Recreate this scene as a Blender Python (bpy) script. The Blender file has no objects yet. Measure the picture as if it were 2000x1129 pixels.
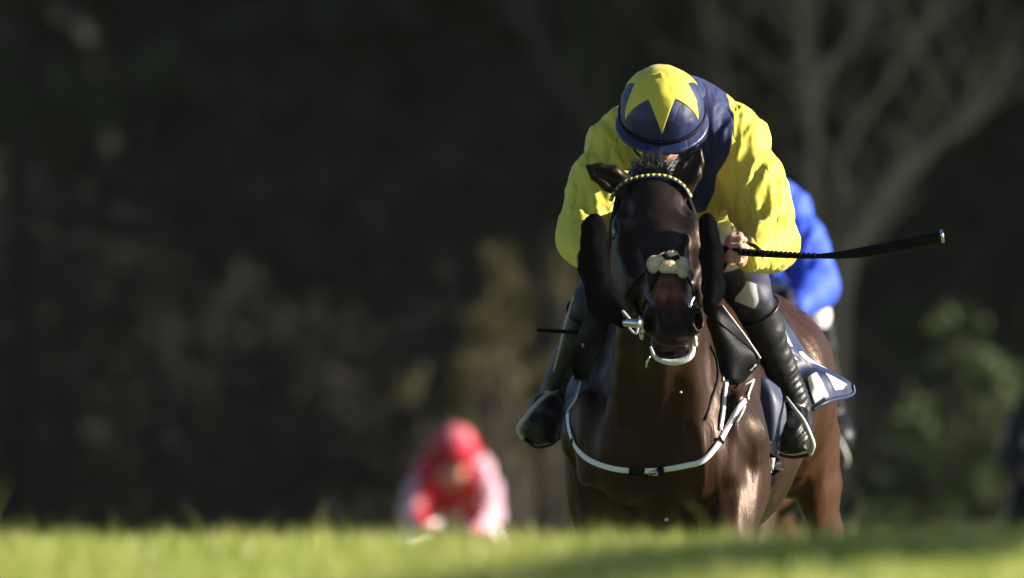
import bpy, math, random
import numpy as np
from mathutils import Vector
from mathutils.bvhtree import BVHTree

random.seed(4)
np.random.seed(4)
scene = bpy.context.scene
col = scene.collection
V = lambda *a: np.array(a, float)

# ------------------------------------------------------------------ camera, sky, sun, exposure
S = 735.0                      # photo pixels per metre in the plane of the leading horse's head
CZ = 1.52                      # camera height
DIST = 60.0
def W(px, py, y=0.0):
    k = (DIST + y) / DIST
    return V((px - 1000.0) / S * k, y, CZ - (py - 564.5) / S * k)

cam_data = bpy.data.cameras.new('camera')
cam = bpy.data.objects.new('camera', cam_data); col.objects.link(cam)
cam.location = (0, -DIST, CZ); cam.rotation_euler = (math.radians(90), 0, 0)
cam_data.sensor_width = 36.0
cam_data.lens = 36.0 * DIST / (2000.0 / S)
cam_data.clip_start = 1.0; cam_data.clip_end = 2000.0
cam_data.dof.use_dof = True
cam_data.dof.focus_distance = 60.35
cam_data.dof.aperture_fstop = 6.8
scene.camera = cam

SUN_EL, SUN_AZ = math.radians(20), math.radians(88)     # azimuth clockwise from +Y
sun_dir = V(math.cos(SUN_EL) * math.sin(SUN_AZ), math.cos(SUN_EL) * math.cos(SUN_AZ), math.sin(SUN_EL))
world = bpy.data.worlds.new('World'); scene.world = world; world.use_nodes = True
wn = world.node_tree
sky = wn.nodes.new('ShaderNodeTexSky'); sky.sky_type = 'NISHITA'; sky.sun_disc = False
sky.air_density = 0.6; sky.dust_density = 0.25; sky.ozone_density = 1.0
sky.sun_elevation = SUN_EL; sky.sun_rotation = SUN_AZ
wn.links.new(sky.outputs[0], wn.nodes['Background'].inputs[0])
wn.nodes['Background'].inputs[1].default_value = 0.05
sd = bpy.data.lights.new('sun', 'SUN'); sd.energy = 5.0; sd.angle = math.radians(0.53); sd.color = (1.0, 0.91, 0.78)
sun = bpy.data.objects.new('sun', sd); col.objects.link(sun)
sun.rotation_euler = Vector(sun_dir).to_track_quat('Z', 'Y').to_euler()
sun.location = (30, 0, 30)
scene.view_settings.view_transform = 'Standard'; scene.view_settings.look = 'None'
scene.view_settings.exposure = 1.42; scene.view_settings.gamma = 1.0
scene.view_settings.use_curve_mapping = False
scene.render.engine = 'CYCLES'
scene.cycles.max_bounces = 6
scene.cycles.use_denoising = True

# ------------------------------------------------------------------ object helpers
def tag(o, label=None, cat=None, group=None, kind=None):
    if label: o['label'] = label
    if cat: o['category'] = cat
    if group: o['group'] = group
    if kind: o['kind'] = kind
    return o
def thing(name, label, cat, loc=(0, 0, 0), group=None):
    o = bpy.data.objects.new(name, None); col.objects.link(o); o.location = [float(c) for c in loc]
    o.empty_display_size = 0.2
    return tag(o, label, cat, group)
def link(name, me, m=None, parent=None, smooth=True):
    o = bpy.data.objects.new(name, me); col.objects.link(o)
    if m is not None:
        me.materials.append(m)
    if smooth: me.shade_smooth()
    if parent is not None:
        o.parent = parent
        o.location = -parent.location if parent.parent is None and parent.type == 'EMPTY' else (0, 0, 0)
    return o
def mesh_np(name, v, quads=None, tris=None):
    me = bpy.data.meshes.new(name)
    v = np.asarray(v, np.float32)
    q = np.zeros((0, 4), np.int32) if quads is None else np.asarray(quads, np.int32).reshape(-1, 4)
    t = np.zeros((0, 3), np.int32) if tris is None else np.asarray(tris, np.int32).reshape(-1, 3)
    me.vertices.add(len(v)); me.vertices.foreach_set('co', v.ravel())
    nl = q.size + t.size
    me.loops.add(nl); me.polygons.add(len(q) + len(t))
    me.loops.foreach_set('vertex_index', np.concatenate([q.ravel(), t.ravel()]))
    st = np.concatenate([np.arange(len(q)) * 4, q.size + np.arange(len(t)) * 3])
    me.polygons.foreach_set('loop_start', st.astype(np.int32))
    me.update(calc_edges=True); me.validate()
    return me
def set_attr(me, name, vals):
    a = me.attributes.new(name, 'FLOAT', 'POINT'); a.data.foreach_set('value', np.asarray(vals, np.float32))
def verts(me):
    a = np.zeros(len(me.vertices) * 3, np.float32); me.vertices.foreach_get('co', a); return a.reshape(-1, 3).astype(float)
def normals(me):
    a = np.zeros(len(me.vertices) * 3, np.float32); me.vertex_normals.foreach_get('vector', a); return a.reshape(-1, 3).astype(float)
def put_verts(me, v):
    me.vertices.foreach_set('co', np.asarray(v, np.float32).ravel()); me.update()

# value noise on numpy arrays
_tab = np.random.RandomState(7).rand(65536)
def _h(i, j, k):
    return _tab[((i * 73856093) ^ (j * 19349663) ^ (k * 83492791)) & 65535]
def noise(p, sc=1.0, off=0.0):
    q = np.asarray(p) * sc + off + 1000.0
    i = np.floor(q).astype(np.int64); f = q - i; f = f * f * (3 - 2 * f)
    x, y, z = i[:, 0], i[:, 1], i[:, 2]; a, b, c = f[:, 0], f[:, 1], f[:, 2]
    L = lambda s, t, w: s + (t - s) * w
    return L(L(L(_h(x, y, z), _h(x+1, y, z), a), L(_h(x, y+1, z), _h(x+1, y+1, z), a), b),
             L(L(_h(x, y, z+1), _h(x+1, y, z+1), a), L(_h(x, y+1, z+1), _h(x+1, y+1, z+1), a), b), c) * 2 - 1
def fbm(p, sc, oct=3, off=0.0):
    r = 0; a = 1.0
    for o in range(oct):
        r = r + a * noise(p, sc * 2**o, off + 17.3 * o); a *= 0.5
    return r
def ridge(p, sc, off=0.0):
    return 1 - 2 * np.abs(noise(p, sc, off)) ** 0.7

# ------------------------------------------------------------------ signed distance sculpting
class Sculpt:
    def __init__(s, xs, ys, zs):
        s.ax = [np.asarray(a, np.float32) for a in (xs, ys, zs)]
        s.D = np.full([len(a) for a in s.ax], 0.5, np.float32)
    def _reg(s, lo, hi):
        sl = []
        for a, l, h in zip(s.ax, lo, hi):
            i0 = max(0, int(np.searchsorted(a, l)) - 1); i1 = min(len(a), int(np.searchsorted(a, h)) + 1)
            if i1 <= i0: return None, None
            sl.append(slice(i0, i1))
        g = [s.ax[0][sl[0]][:, None, None], s.ax[1][sl[1]][None, :, None], s.ax[2][sl[2]][None, None, :]]
        return tuple(sl), g
    def _mix(s, sl, d, k, op):
        A = s.D[sl]
        if op == 'add':
            h = np.clip(0.5 + 0.5 * (A - d) / k, 0, 1); s.D[sl] = A + (d - A) * h - k * h * (1 - h)
        else:
            h = np.clip(0.5 - 0.5 * (A + d) / k, 0, 1); s.D[sl] = A + (-d - A) * h + k * h * (1 - h)
    def ell(s, c, r, axes=None, k=0.03, op='add'):
        c = np.asarray(c, float); r = np.asarray(r, float)
        R = max(r) + k + 0.02
        sl, g = s._reg(c - R, c + R)
        if sl is None: return
        X, Y, Z = g[0] - c[0], g[1] - c[1], g[2] - c[2]
        if axes is None: q = (X + 0*Y + 0*Z, 0*X + Y + 0*Z, 0*X + 0*Y + Z)
        else: q = [X * a[0] + Y * a[1] + Z * a[2] for a in axes]
        k0 = np.sqrt(sum((qq / rr)**2 for qq, rr in zip(q, r)))
        k1 = np.sqrt(sum((qq / rr**2)**2 for qq, rr in zip(q, r))) + 1e-6
        s._mix(sl, (k0 * (k0 - 1) / k1).astype(np.float32), k, op)
    def seg(s, a, b, ra, rb, side=(1, 0, 0), k=0.03, op='add'):
        a = np.asarray(a, float); b = np.asarray(b, float)
        ra = np.array(ra if np.ndim(ra) else (ra, ra), float); rb = np.array(rb if np.ndim(rb) else (rb, rb), float)
        R = max(ra.max(), rb.max()) + k + 0.02
        sl, g = s._reg(np.minimum(a, b) - R, np.maximum(a, b) + R)
        if sl is None: return
        ab = b - a; L = np.linalg.norm(ab) + 1e-9; e = ab / L
        side = np.asarray(side, float); side = side - e * side.dot(e); side /= np.linalg.norm(side) + 1e-9
        nn = np.cross(e, side)
        X, Y, Z = g[0] - a[0], g[1] - a[1], g[2] - a[2]
        al = X * e[0] + Y * e[1] + Z * e[2]
        t = np.clip(al / L, 0, 1)
        ru = ra[0] + (rb[0] - ra[0]) * t; rv = ra[1] + (rb[1] - ra[1]) * t; rl = np.minimum(ru, rv)
        u = X * side[0] + Y * side[1] + Z * side[2]; v = X * nn[0] + Y * nn[1] + Z * nn[2]; l = al - t * L
        k0 = np.sqrt((u/ru)**2 + (v/rv)**2 + (l/rl)**2)
        k1 = np.sqrt((u/ru**2)**2 + (v/rv**2)**2 + (l/rl**2)**2) + 1e-6
        s._mix(sl, (k0 * (k0 - 1) / k1).astype(np.float32), k, op)
    def chain(s, pts, rad, side=(1, 0, 0), k=0.03):
        for i in range(len(pts) - 1): s.seg(pts[i], pts[i+1], rad[i], rad[i+1], side, k)
    def mesh(s, name):
        D = s.D; n = np.array(D.shape)
        I = D < 0
        c = np.zeros(n - 1, np.int8)
        for o in np.ndindex(2, 2, 2):
            c += I[o[0]:n[0]-1+o[0], o[1]:n[1]-1+o[1], o[2]:n[2]-1+o[2]]
        act = np.argwhere((c > 0) & (c < 8))
        idx = np.full(n - 1, -1, np.int32); idx[act[:, 0], act[:, 1], act[:, 2]] = np.arange(len(act))
        acc = np.zeros((len(act), 3)); cnt = np.zeros(len(act))
        for a in range(3):
            oth = [x for x in range(3) if x != a]
            for p in range(2):
                for q in range(2):
                    o = [0, 0, 0]; o[oth[0]] = p; o[oth[1]] = q
                    o2 = list(o); o2[a] = 1
                    d0 = D[act[:, 0]+o[0], act[:, 1]+o[1], act[:, 2]+o[2]]; d1 = D[act[:, 0]+o2[0], act[:, 1]+o2[1], act[:, 2]+o2[2]]
                    m = (d0 < 0) != (d1 < 0)
                    t = d0[m] / (d0[m] - d1[m])
                    pt = np.tile(np.array(o, float), (m.sum(), 1)); pt[:, a] = t
                    acc[m] += pt; cnt[m] += 1
        g = act + acc / cnt[:, None]
        v = np.stack([np.interp(g[:, a], np.arange(n[a]), s.ax[a]) for a in range(3)], 1)
        Q = []
        for a in range(3):
            b, cc = (a + 1) % 3, (a + 2) % 3
            s0 = [slice(None)] * 3; s1 = [slice(None)] * 3
            s0[a] = slice(0, n[a]-1); s1[a] = slice(1, n[a])
            for ax_ in (b, cc):
                s0[ax_] = slice(1, n[ax_]-1); s1[ax_] = slice(1, n[ax_]-1)
            A = I[tuple(s0)]; B = I[tuple(s1)]
            e = np.argwhere(A != B); sgn = A[e[:, 0], e[:, 1], e[:, 2]]
            e[:, b] += 1; e[:, cc] += 1
            def at(db, dc):
                f = e.copy(); f[:, b] -= db; f[:, cc] -= dc
                return idx[f[:, 0], f[:, 1], f[:, 2]]
            q = np.stack([at(1, 1), at(0, 1), at(0, 0), at(1, 0)], 1)
            q[~sgn] = q[~sgn][:, ::-1]
            Q.append(q)
        return mesh_np(name, v, np.concatenate(Q))
def grid(lo, hi, h, fine=()):
    # axis samples: spacing h, finer spacing inside the (a, b, hf) bands
    out = [lo]
    while out[-1] < hi:
        x = out[-1]; st = h
        for a, b, hf in fine:
            if a - h <= x <= b: st = min(st, hf)
        out.append(x + st)
    return np.array(out)

# ------------------------------------------------------------------ generic shapes
def catmull(P, n):
    P = np.asarray(P, float); m = len(P)
    if m == 2: return P[0] + (P[1] - P[0]) * np.linspace(0, 1, n)[:, None]
    Q = np.vstack([2*P[0]-P[1], P, 2*P[-1]-P[-2]])
    t = np.linspace(0, m - 1 - 1e-9, n); i = t.astype(int); f = (t - i)[:, None]
    a, b, c, d = Q[i], Q[i+1], Q[i+2], Q[i+3]
    return 0.5 * ((2*b) + (-a + c)*f + (2*a - 5*b + 4*c - d)*f**2 + (-a + 3*b - 3*c + d)*f**3)
def tube_np(P, R, seg=8, caps=True, flat=None, up=None):
    # returns verts, quads; flat = (width, thickness) half sizes for a ribbon
    P = np.asarray(P, float); n = len(P); R = np.broadcast_to(np.asarray(R, float), (n,))
    T = np.gradient(P, axis=0); T /= np.linalg.norm(T, axis=1)[:, None] + 1e-12
    if up is None:
        up0 = V(0, 0, 1) if abs(T[0][2]) < 0.9 else V(1, 0, 0); U = np.tile(up0, (n, 1))
    else: U = np.broadcast_to(np.asarray(up, float), (n, 3))
    A = np.cross(T, U); A /= np.linalg.norm(A, axis=1)[:, None] + 1e-12
    B = np.cross(A, T)
    if flat is not None:
        w, h = flat
        ring = [(-w, -h), (w, -h), (w, h), (-w, h)]; seg = 4
        v = np.concatenate([P[:, None] + A[:, None] * np.array([r[0] for r in ring])[None, :, None] * (R / R.max())[:, None, None]
                            + B[:, None] * np.array([r[1] for r in ring])[None, :, None]])
        v = v.reshape(-1, 3)
    else:
        th = np.linspace(0, 2*np.pi, seg, endpoint=False)
        v = (P[:, None] + (A[:, None] * np.cos(th)[None, :, None] + B[:, None] * np.sin(th)[None, :, None]) * R[:, None, None]).reshape(-1, 3)
    q = []
    for i in range(n - 1):
        for j in range(seg):
            q.append((i*seg+j, i*seg+(j+1) % seg, (i+1)*seg+(j+1) % seg, (i+1)*seg+j))
    t = []
    if caps:
        v = np.vstack([v, P[0], P[-1]])
        for j in range(seg):
            t.append((n*seg, (j+1) % seg, j)); t.append((n*seg+1, (n-1)*seg+j, (n-1)*seg+(j+1) % seg))
    return v, np.array(q), np.array(t).reshape(-1, 3)
class Bag:
    def __init__(s): s.v = []; s.q = []; s.t = []; s.n = 0
    def add(s, v, q=None, t=None):
        s.v.append(np.asarray(v, float))
        if q is not None and len(q): s.q.append(np.asarray(q) + s.n)
        if t is not None and len(t): s.t.append(np.asarray(t) + s.n)
        s.n += len(v); return s
    def mesh(s, name):
        return mesh_np(name, np.vstack(s.v), np.vstack(s.q) if s.q else None, np.vstack(s.t) if s.t else None)
def tube(name, P, R, m, parent=None, seg=8, n=24, flat=None, up=None):
    P = catmull(P, n) if n else np.asarray(P, float)
    if np.ndim(R): R = np.interp(np.linspace(0, 1, len(P)), np.linspace(0, 1, len(R)), R)
    v, q, t = tube_np(P, R, seg, True, flat, up)
    return link(name, mesh_np(name, v, q, t), m, parent, smooth=flat is None)
def sheet(name, rows, m, parent=None, n=28, thick=0.004, wob=0.0, sub=None, lift=0.0, out=(0, -1, 0), crease=None):
    rows = [catmull(r, n) for r in rows]
    G = np.stack([catmull([r[j] for r in rows], n) for j in range(n)], 1)     # n rows, n cols
    if sub is not None:
        # sub = four (u, v) corners of a patch lying on the sheet
        c = np.array(sub, float); fu, fv = np.meshgrid(np.linspace(0, 1, n), np.linspace(0, 1, n))
        uv = (c[0]*(1-fu[..., None])*(1-fv[..., None]) + c[1]*fu[..., None]*(1-fv[..., None]) + c[2]*fu[..., None]*fv[..., None] + c[3]*(1-fu[..., None])*fv[..., None])*(n-1)
        i = np.clip(uv[..., 1].astype(int), 0, n-2); j = np.clip(uv[..., 0].astype(int), 0, n-2)
        f = (uv[..., 1]-i)[..., None]; g = (uv[..., 0]-j)[..., None]
        G = G[i, j]*(1-f)*(1-g) + G[i+1, j]*f*(1-g) + G[i, j+1]*(1-f)*g + G[i+1, j+1]*f*g
    P = G.reshape(-1, 3)
    o = np.asarray(out, float)
    if wob: P = P + o * (wob * (noise(P, 14.0, 3.0) + 0.5 * noise(P, 31.0)))[:, None]
    P = P + o * lift
    N = n * n
    v = np.vstack([P, P - o * thick])
    q = []
    for i in range(n-1):
        for j in range(n-1):
            a, b, c, d = i*n+j, i*n+j+1, (i+1)*n+j+1, (i+1)*n+j
            q.append((a, b, c, d)); q.append((a+N, d+N, c+N, b+N))
    bd = [(0, j, 0, j+1) for j in range(n-1)] + [(i, n-1, i+1, n-1) for i in range(n-1)] + [(n-1, j+1, n-1, j) for j in range(n-1)] + [(i+1, 0, i, 0) for i in range(n-1)]
    for a, b, c, d in bd: q.append((a*n+b, a*n+b+N, c*n+d+N, c*n+d))
    return link(name, mesh_np(name, v, np.array(q)), m, parent)

# ------------------------------------------------------------------ materials
def mat(name, base, rough=0.6, spec=0.5, metal=0.0, bump=None, var=None, sheen=0.0, trans=0.0, coat=0.0):
    m = bpy.data.materials.new(name); m.use_nodes = True
    nt = m.node_tree; b = nt.nodes['Principled BSDF']
    b.inputs['Base Color'].default_value = (*base, 1); b.inputs['Roughness'].default_value = rough
    b.inputs['Specular IOR Level'].default_value = spec; b.inputs['Metallic'].default_value = metal
    b.inputs['Sheen Weight'].default_value = sheen; b.inputs['Coat Weight'].default_value = coat
    tc = nt.nodes.new('ShaderNodeTexCoord')
    if var:
        sc, amt = var
        no = nt.nodes.new('ShaderNodeTexNoise'); no.inputs['Scale'].default_value = sc; no.inputs['Detail'].default_value = 5
        nt.links.new(tc.outputs['Object'], no.inputs['Vector'])
        mx = nt.nodes.new('ShaderNodeMix'); mx.data_type = 'RGBA'
        mx.inputs[6].default_value = (*[c * (1 - amt) for c in base], 1); mx.inputs[7].default_value = (*[min(1, c * (1 + amt)) for c in base], 1)
        nt.links.new(no.outputs[0], mx.inputs[0]); nt.links.new(mx.outputs[2], b.inputs['Base Color'])
    if bump:
        sc, st = bump[:2]
        no = nt.nodes.new('ShaderNodeTexNoise'); no.inputs['Scale'].default_value = sc; no.inputs['Detail'].default_value = 4
        mp = nt.nodes.new('ShaderNodeMapping'); mp.inputs['Scale'].default_value = bump[2] if len(bump) > 2 else (1, 1, 1)
        nt.links.new(tc.outputs['Object'], mp.inputs[0]); nt.links.new(mp.outputs[0], no.inputs['Vector'])
        bp = nt.nodes.new('ShaderNodeBump'); bp.inputs['Strength'].default_value = 1.0; bp.inputs['Distance'].default_value = st
        nt.links.new(no.outputs[0], bp.inputs['Height']); nt.links.new(bp.outputs[0], b.inputs['Normal'])
    if trans:
        b.inputs['Transmission Weight'].default_value = 0
        tr = nt.nodes.new('ShaderNodeBsdfTranslucent'); tr.inputs[0].default_value = (*[min(1, c * 1.3) for c in base], 1)
        ms = nt.nodes.new('ShaderNodeMixShader'); ms.inputs[0].default_value = trans
        nt.links.new(b.outputs[0], ms.inputs[1]); nt.links.new(tr.outputs[0], ms.inputs[2])
        nt.links.new(ms.outputs[0], nt.nodes['Material Output'].inputs[0])
    return m
def two_tone(name, ca, cb, rough=0.55, attr='seam', soft=0.0015, **kw):
    m = mat(name, ca, rough, **kw); nt = m.node_tree; b = nt.nodes['Principled BSDF']
    at = nt.nodes.new('ShaderNodeAttribute'); at.attribute_name = attr
    mr = nt.nodes.new('ShaderNodeMapRange'); mr.inputs[1].default_value = -soft; mr.inputs[2].default_value = soft
    nt.links.new(at.outputs['Fac'], mr.inputs[0])
    mx = nt.nodes.new('ShaderNodeMix'); mx.data_type = 'RGBA'
    mx.inputs[6].default_value = (*ca, 1); mx.inputs[7].default_value = (*cb, 1)
    nt.links.new(mr.outputs[0], mx.inputs[0]); nt.links.new(mx.outputs[2], b.inputs['Base Color'])
    return m
YEL = (0.66, 0.58, 0.07); NAVY = (0.009, 0.019, 0.082)
M = {}
M['coat'] = None
M['silk'] = two_tone('silk_yellow_navy', NAVY, YEL, rough=0.62, spec=0.25, sheen=.12, bump=(420, 0.00022))
M['yellow'] = mat('yellow_silk', YEL, 0.62, spec=0.25, sheen=.12, bump=(420, 0.00022))
M['navy'] = mat('navy_silk', NAVY, 0.42, spec=0.5, bump=(420, 0.0002))
M['navy_cloth'] = mat('navy_cloth', (0.008, 0.016, 0.055), 0.5, bump=(260, 0.0008))
M['leather'] = mat('black_leather', (0.005, 0.005, 0.006), 0.5, spec=0.08, bump=(120, 0.0009))
M['boot'] = mat('boot_leather', (0.009, 0.009, 0.011), 0.42, spec=.35, bump=(90, 0.001))
M['white'] = mat('white_cloth', (0.74, 0.73, 0.72), 0.6, bump=(200, 0.0008))
M['strap'] = mat('white_webbing', (0.78, 0.78, 0.80), 0.5, bump=(400, 0.0005))
M['metal'] = mat('polished_steel', (0.62, 0.62, 0.62), 0.22, metal=1.0)
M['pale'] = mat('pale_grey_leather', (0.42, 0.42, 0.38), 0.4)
M['wool_black'] = mat('black_sheepskin', (0.0045, 0.0045, 0.005), 0.95, spec=0.0, bump=(300, 0.002))
M['wool_cream'] = mat('cream_sheepskin', (0.84, 0.66, 0.43), 0.95, spec=.1, bump=(260, 0.003), var=(60, 0.25))
M['skin'] = mat('skin', (0.52, 0.27, 0.20), 0.5, bump=(150, 0.0006), var=(25, 0.2))
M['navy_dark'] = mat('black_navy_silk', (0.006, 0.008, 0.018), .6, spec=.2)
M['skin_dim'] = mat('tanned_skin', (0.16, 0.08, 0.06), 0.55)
M['hair'] = mat('dark_hair', (0.012, 0.009, 0.008), 0.35)
M['eye'] = mat('dark_eye', (0.01, 0.006, 0.004), 0.05, coat=1.0)
M['foam'] = mat('pale_lip_foam', (0.62, 0.62, 0.58), 0.35, bump=(180, 0.002))
M['blue'] = mat('royal_blue_silk', (0.05, 0.11, 0.72), 0.62, spec=.2)
M['red'] = two_tone('red_and_white_silk', (0.50, 0.008, 0.02), (0.60, 0.38, 0.47), 0.62, spec=.2)
M['redcap'] = mat('red_cap_silk', (0.55, 0.02, 0.045), 0.6, spec=.2)
M['pinkstar'] = mat('pale_pink_silk', (0.66, 0.16, 0.20), 0.6, spec=.2)

def add_creases(m, dist=.024, sc=9, rot=.6):
    nt = m.node_tree; b = nt.nodes['Principled BSDF']; tc = nt.nodes.new('ShaderNodeTexCoord'); mp = nt.nodes.new('ShaderNodeMapping')
    mp.inputs['Rotation'].default_value = (0.2, rot, 0); mp.inputs['Scale'].default_value = (1.5, .8, .5)
    no = nt.nodes.new('ShaderNodeTexNoise'); no.inputs['Scale'].default_value = sc; no.inputs['Detail'].default_value = 2
    no.inputs['Distortion'].default_value = .25
    nt.links.new(tc.outputs['Object'], mp.inputs[0]); nt.links.new(mp.outputs[0], no.inputs['Vector'])
    bp = nt.nodes.new('ShaderNodeBump'); bp.inputs['Distance'].default_value = dist; bp.inputs['Strength'].default_value = .8
    old = b.inputs['Normal'].links[0].from_socket if b.inputs['Normal'].links else None
    su = nt.nodes.new('ShaderNodeMath'); su.operation = 'SUBTRACT'; su.inputs[1].default_value = .5
    ab = nt.nodes.new('ShaderNodeMath'); ab.operation = 'ABSOLUTE'; sm = nt.nodes.new('ShaderNodeMath'); sm.operation = 'POWER'; sm.inputs[1].default_value = .6
    nt.links.new(no.outputs[0], su.inputs[0]); nt.links.new(su.outputs[0], ab.inputs[0]); nt.links.new(ab.outputs[0], sm.inputs[0])
    nt.links.new(sm.outputs[0], bp.inputs['Height'])
    if old: nt.links.new(old, bp.inputs['Normal'])
    nt.links.new(bp.outputs[0], b.inputs['Normal'])
add_creases(M['silk'])
add_creases(M['navy'], .006, 9)
# horse coat: dark bay with pigment carried by the vertices (tan = warm brown, dark = black points)
def coat_material(name='horse_coat'):
    m = bpy.data.materials.new(name); m.use_nodes = True; nt = m.node_tree; b = nt.nodes['Principled BSDF']
    tc = nt.nodes.new('ShaderNodeTexCoord')
    at = nt.nodes.new('ShaderNodeAttribute'); at.attribute_name = 'tan'
    ad = nt.nodes.new('ShaderNodeAttribute'); ad.attribute_name = 'point'
    n1 = nt.nodes.new('ShaderNodeTexNoise'); n1.inputs['Scale'].default_value = 9; n1.inputs['Detail'].default_value = 6
    nt.links.new(tc.outputs['Object'], n1.inputs['Vector'])
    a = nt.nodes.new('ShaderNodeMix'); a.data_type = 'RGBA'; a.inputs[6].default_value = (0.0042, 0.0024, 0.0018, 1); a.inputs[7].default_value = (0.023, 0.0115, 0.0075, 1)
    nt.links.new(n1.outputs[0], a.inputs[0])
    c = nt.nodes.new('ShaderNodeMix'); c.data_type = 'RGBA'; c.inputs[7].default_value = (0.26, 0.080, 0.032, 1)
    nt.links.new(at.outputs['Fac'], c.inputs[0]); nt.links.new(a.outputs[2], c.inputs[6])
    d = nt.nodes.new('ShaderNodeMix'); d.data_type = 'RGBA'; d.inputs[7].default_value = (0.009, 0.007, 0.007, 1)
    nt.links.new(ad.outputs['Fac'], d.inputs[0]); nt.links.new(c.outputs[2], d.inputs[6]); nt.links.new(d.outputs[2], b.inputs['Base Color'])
    b.inputs['Specular IOR Level'].default_value = 0.24; b.inputs['Specular Tint'].default_value = (1.0, .68, .50, 1)
    b.inputs['Sheen Weight'].default_value = 0.0; b.inputs['Sheen Roughness'].default_value = 0.4
    n2 = nt.nodes.new('ShaderNodeTexNoise'); n2.inputs['Scale'].default_value = 30; n2.inputs['Detail'].default_value = 3
    mp = nt.nodes.new('ShaderNodeMapping'); mp.inputs['Scale'].default_value = (1, 1, 0.35)
    nt.links.new(tc.outputs['Object'], mp.inputs[0]); nt.links.new(mp.outputs[0], n2.inputs['Vector'])
    r = nt.nodes.new('ShaderNodeMapRange'); r.inputs[3].default_value = 0.33; r.inputs[4].default_value = 0.46
    nt.links.new(n2.outputs[0], r.inputs[0]); nt.links.new(r.outputs[0], b.inputs['Roughness'])
    n3 = nt.nodes.new('ShaderNodeTexNoise'); n3.inputs['Scale'].default_value = 170; n3.inputs['Detail'].default_value = 4
    nt.links.new(mp.outputs[0], n3.inputs['Vector'])
    bp = nt.nodes.new('ShaderNodeBump'); bp.inputs['Distance'].default_value = 0.0011; bp.inputs['Strength'].default_value = 1
    nt.links.new(n3.outputs[0], bp.inputs['Height']); nt.links.new(bp.outputs[0], b.inputs['Normal'])
    return m
M['coat'] = coat_material()

# ------------------------------------------------------------------ ground, bank, backdrop of the place
def ground_h(y):
    s = y + DIST; d = s - 44.0
    k = np.where(d < 0, 0.0015, 0.0032)
    h = 1.055 - 0.01055 * d - k * d * d
    h0 = 1.055 - 0.01055 * -24 - 0.0015 * 576
    h = np.where(s < 20, h0 + (20 - s) * 0.012, h)
    h1 = 1.055 - 0.01055 * 14 - 0.0032 * 196                # at s = 58
    e = s - 58.0
    h = np.where(s > 58, h1 * np.exp(-e / 3.0) - 0.0225 * e * (1 - np.exp(-e / 3.0)), h)
    return h
def ground_xy(x, y):
    p = np.stack([x, y, 0 * x], 1)
    return ground_h(y) - 0.050 + 0.012 * noise(p, 0.9) + 0.006 * noise(p, 2.7)
def bank_h(y): return np.maximum(0, y - 104) * 0.55
xs = np.concatenate([np.linspace(-140, -6, 40), np.linspace(-5.5, 5.5, 60), np.linspace(6, 140, 40)])
ys = np.concatenate([np.linspace(-75, -28, 40), np.linspace(-27.5, 0, 110), np.linspace(1, 104, 80), np.linspace(106, 135, 20)])
X, Y = np.meshgrid(xs, ys, indexing='ij')
Z = ground_xy(X.ravel(), Y.ravel()) + bank_h(Y.ravel()) + np.where(Y.ravel() > 104, 0.35 * noise(np.stack([X.ravel(), Y.ravel(), 0*X.ravel()], 1), 0.5), 0)
nx, ny = len(xs), len(ys)
ii, jj = np.meshgrid(np.arange(nx-1), np.arange(ny-1), indexing='ij')
q = np.stack([ii*ny+jj, (ii+1)*ny+jj, (ii+1)*ny+jj+1, ii*ny+jj+1], -1).reshape(-1, 4)
gm = bpy.data.materials.new('turf_ground'); gm.use_nodes = True
nt = gm.node_tree; b = nt.nodes['Principled BSDF']; b.inputs['Roughness'].default_value = 0.9
tc = nt.nodes.new('ShaderNodeTexCoord'); n1 = nt.nodes.new('ShaderNodeTexNoise'); n1.inputs['Scale'].default_value = 1.3; n1.inputs['Detail'].default_value = 8
nt.links.new(tc.outputs['Object'], n1.inputs['Vector'])
mx = nt.nodes.new('ShaderNodeMix'); mx.data_type = 'RGBA'; mx.inputs[6].default_value = (0.07, 0.12, 0.018, 1); mx.inputs[7].default_value = (0.13, 0.17, 0.03, 1)
nt.links.new(n1.outputs[0], mx.inputs[0])
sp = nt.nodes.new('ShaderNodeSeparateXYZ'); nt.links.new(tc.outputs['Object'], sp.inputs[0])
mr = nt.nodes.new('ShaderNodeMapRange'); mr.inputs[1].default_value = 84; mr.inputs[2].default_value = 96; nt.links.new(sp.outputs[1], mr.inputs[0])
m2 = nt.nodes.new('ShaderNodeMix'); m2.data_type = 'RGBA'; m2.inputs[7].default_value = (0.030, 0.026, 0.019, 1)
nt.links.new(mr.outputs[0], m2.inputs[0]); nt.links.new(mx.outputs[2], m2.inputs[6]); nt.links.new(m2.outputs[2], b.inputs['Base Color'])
tag(link('ground', mesh_np('ground', np.stack([X.ravel(), Y.ravel(), Z], 1), q), gm), kind='structure')

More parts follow.
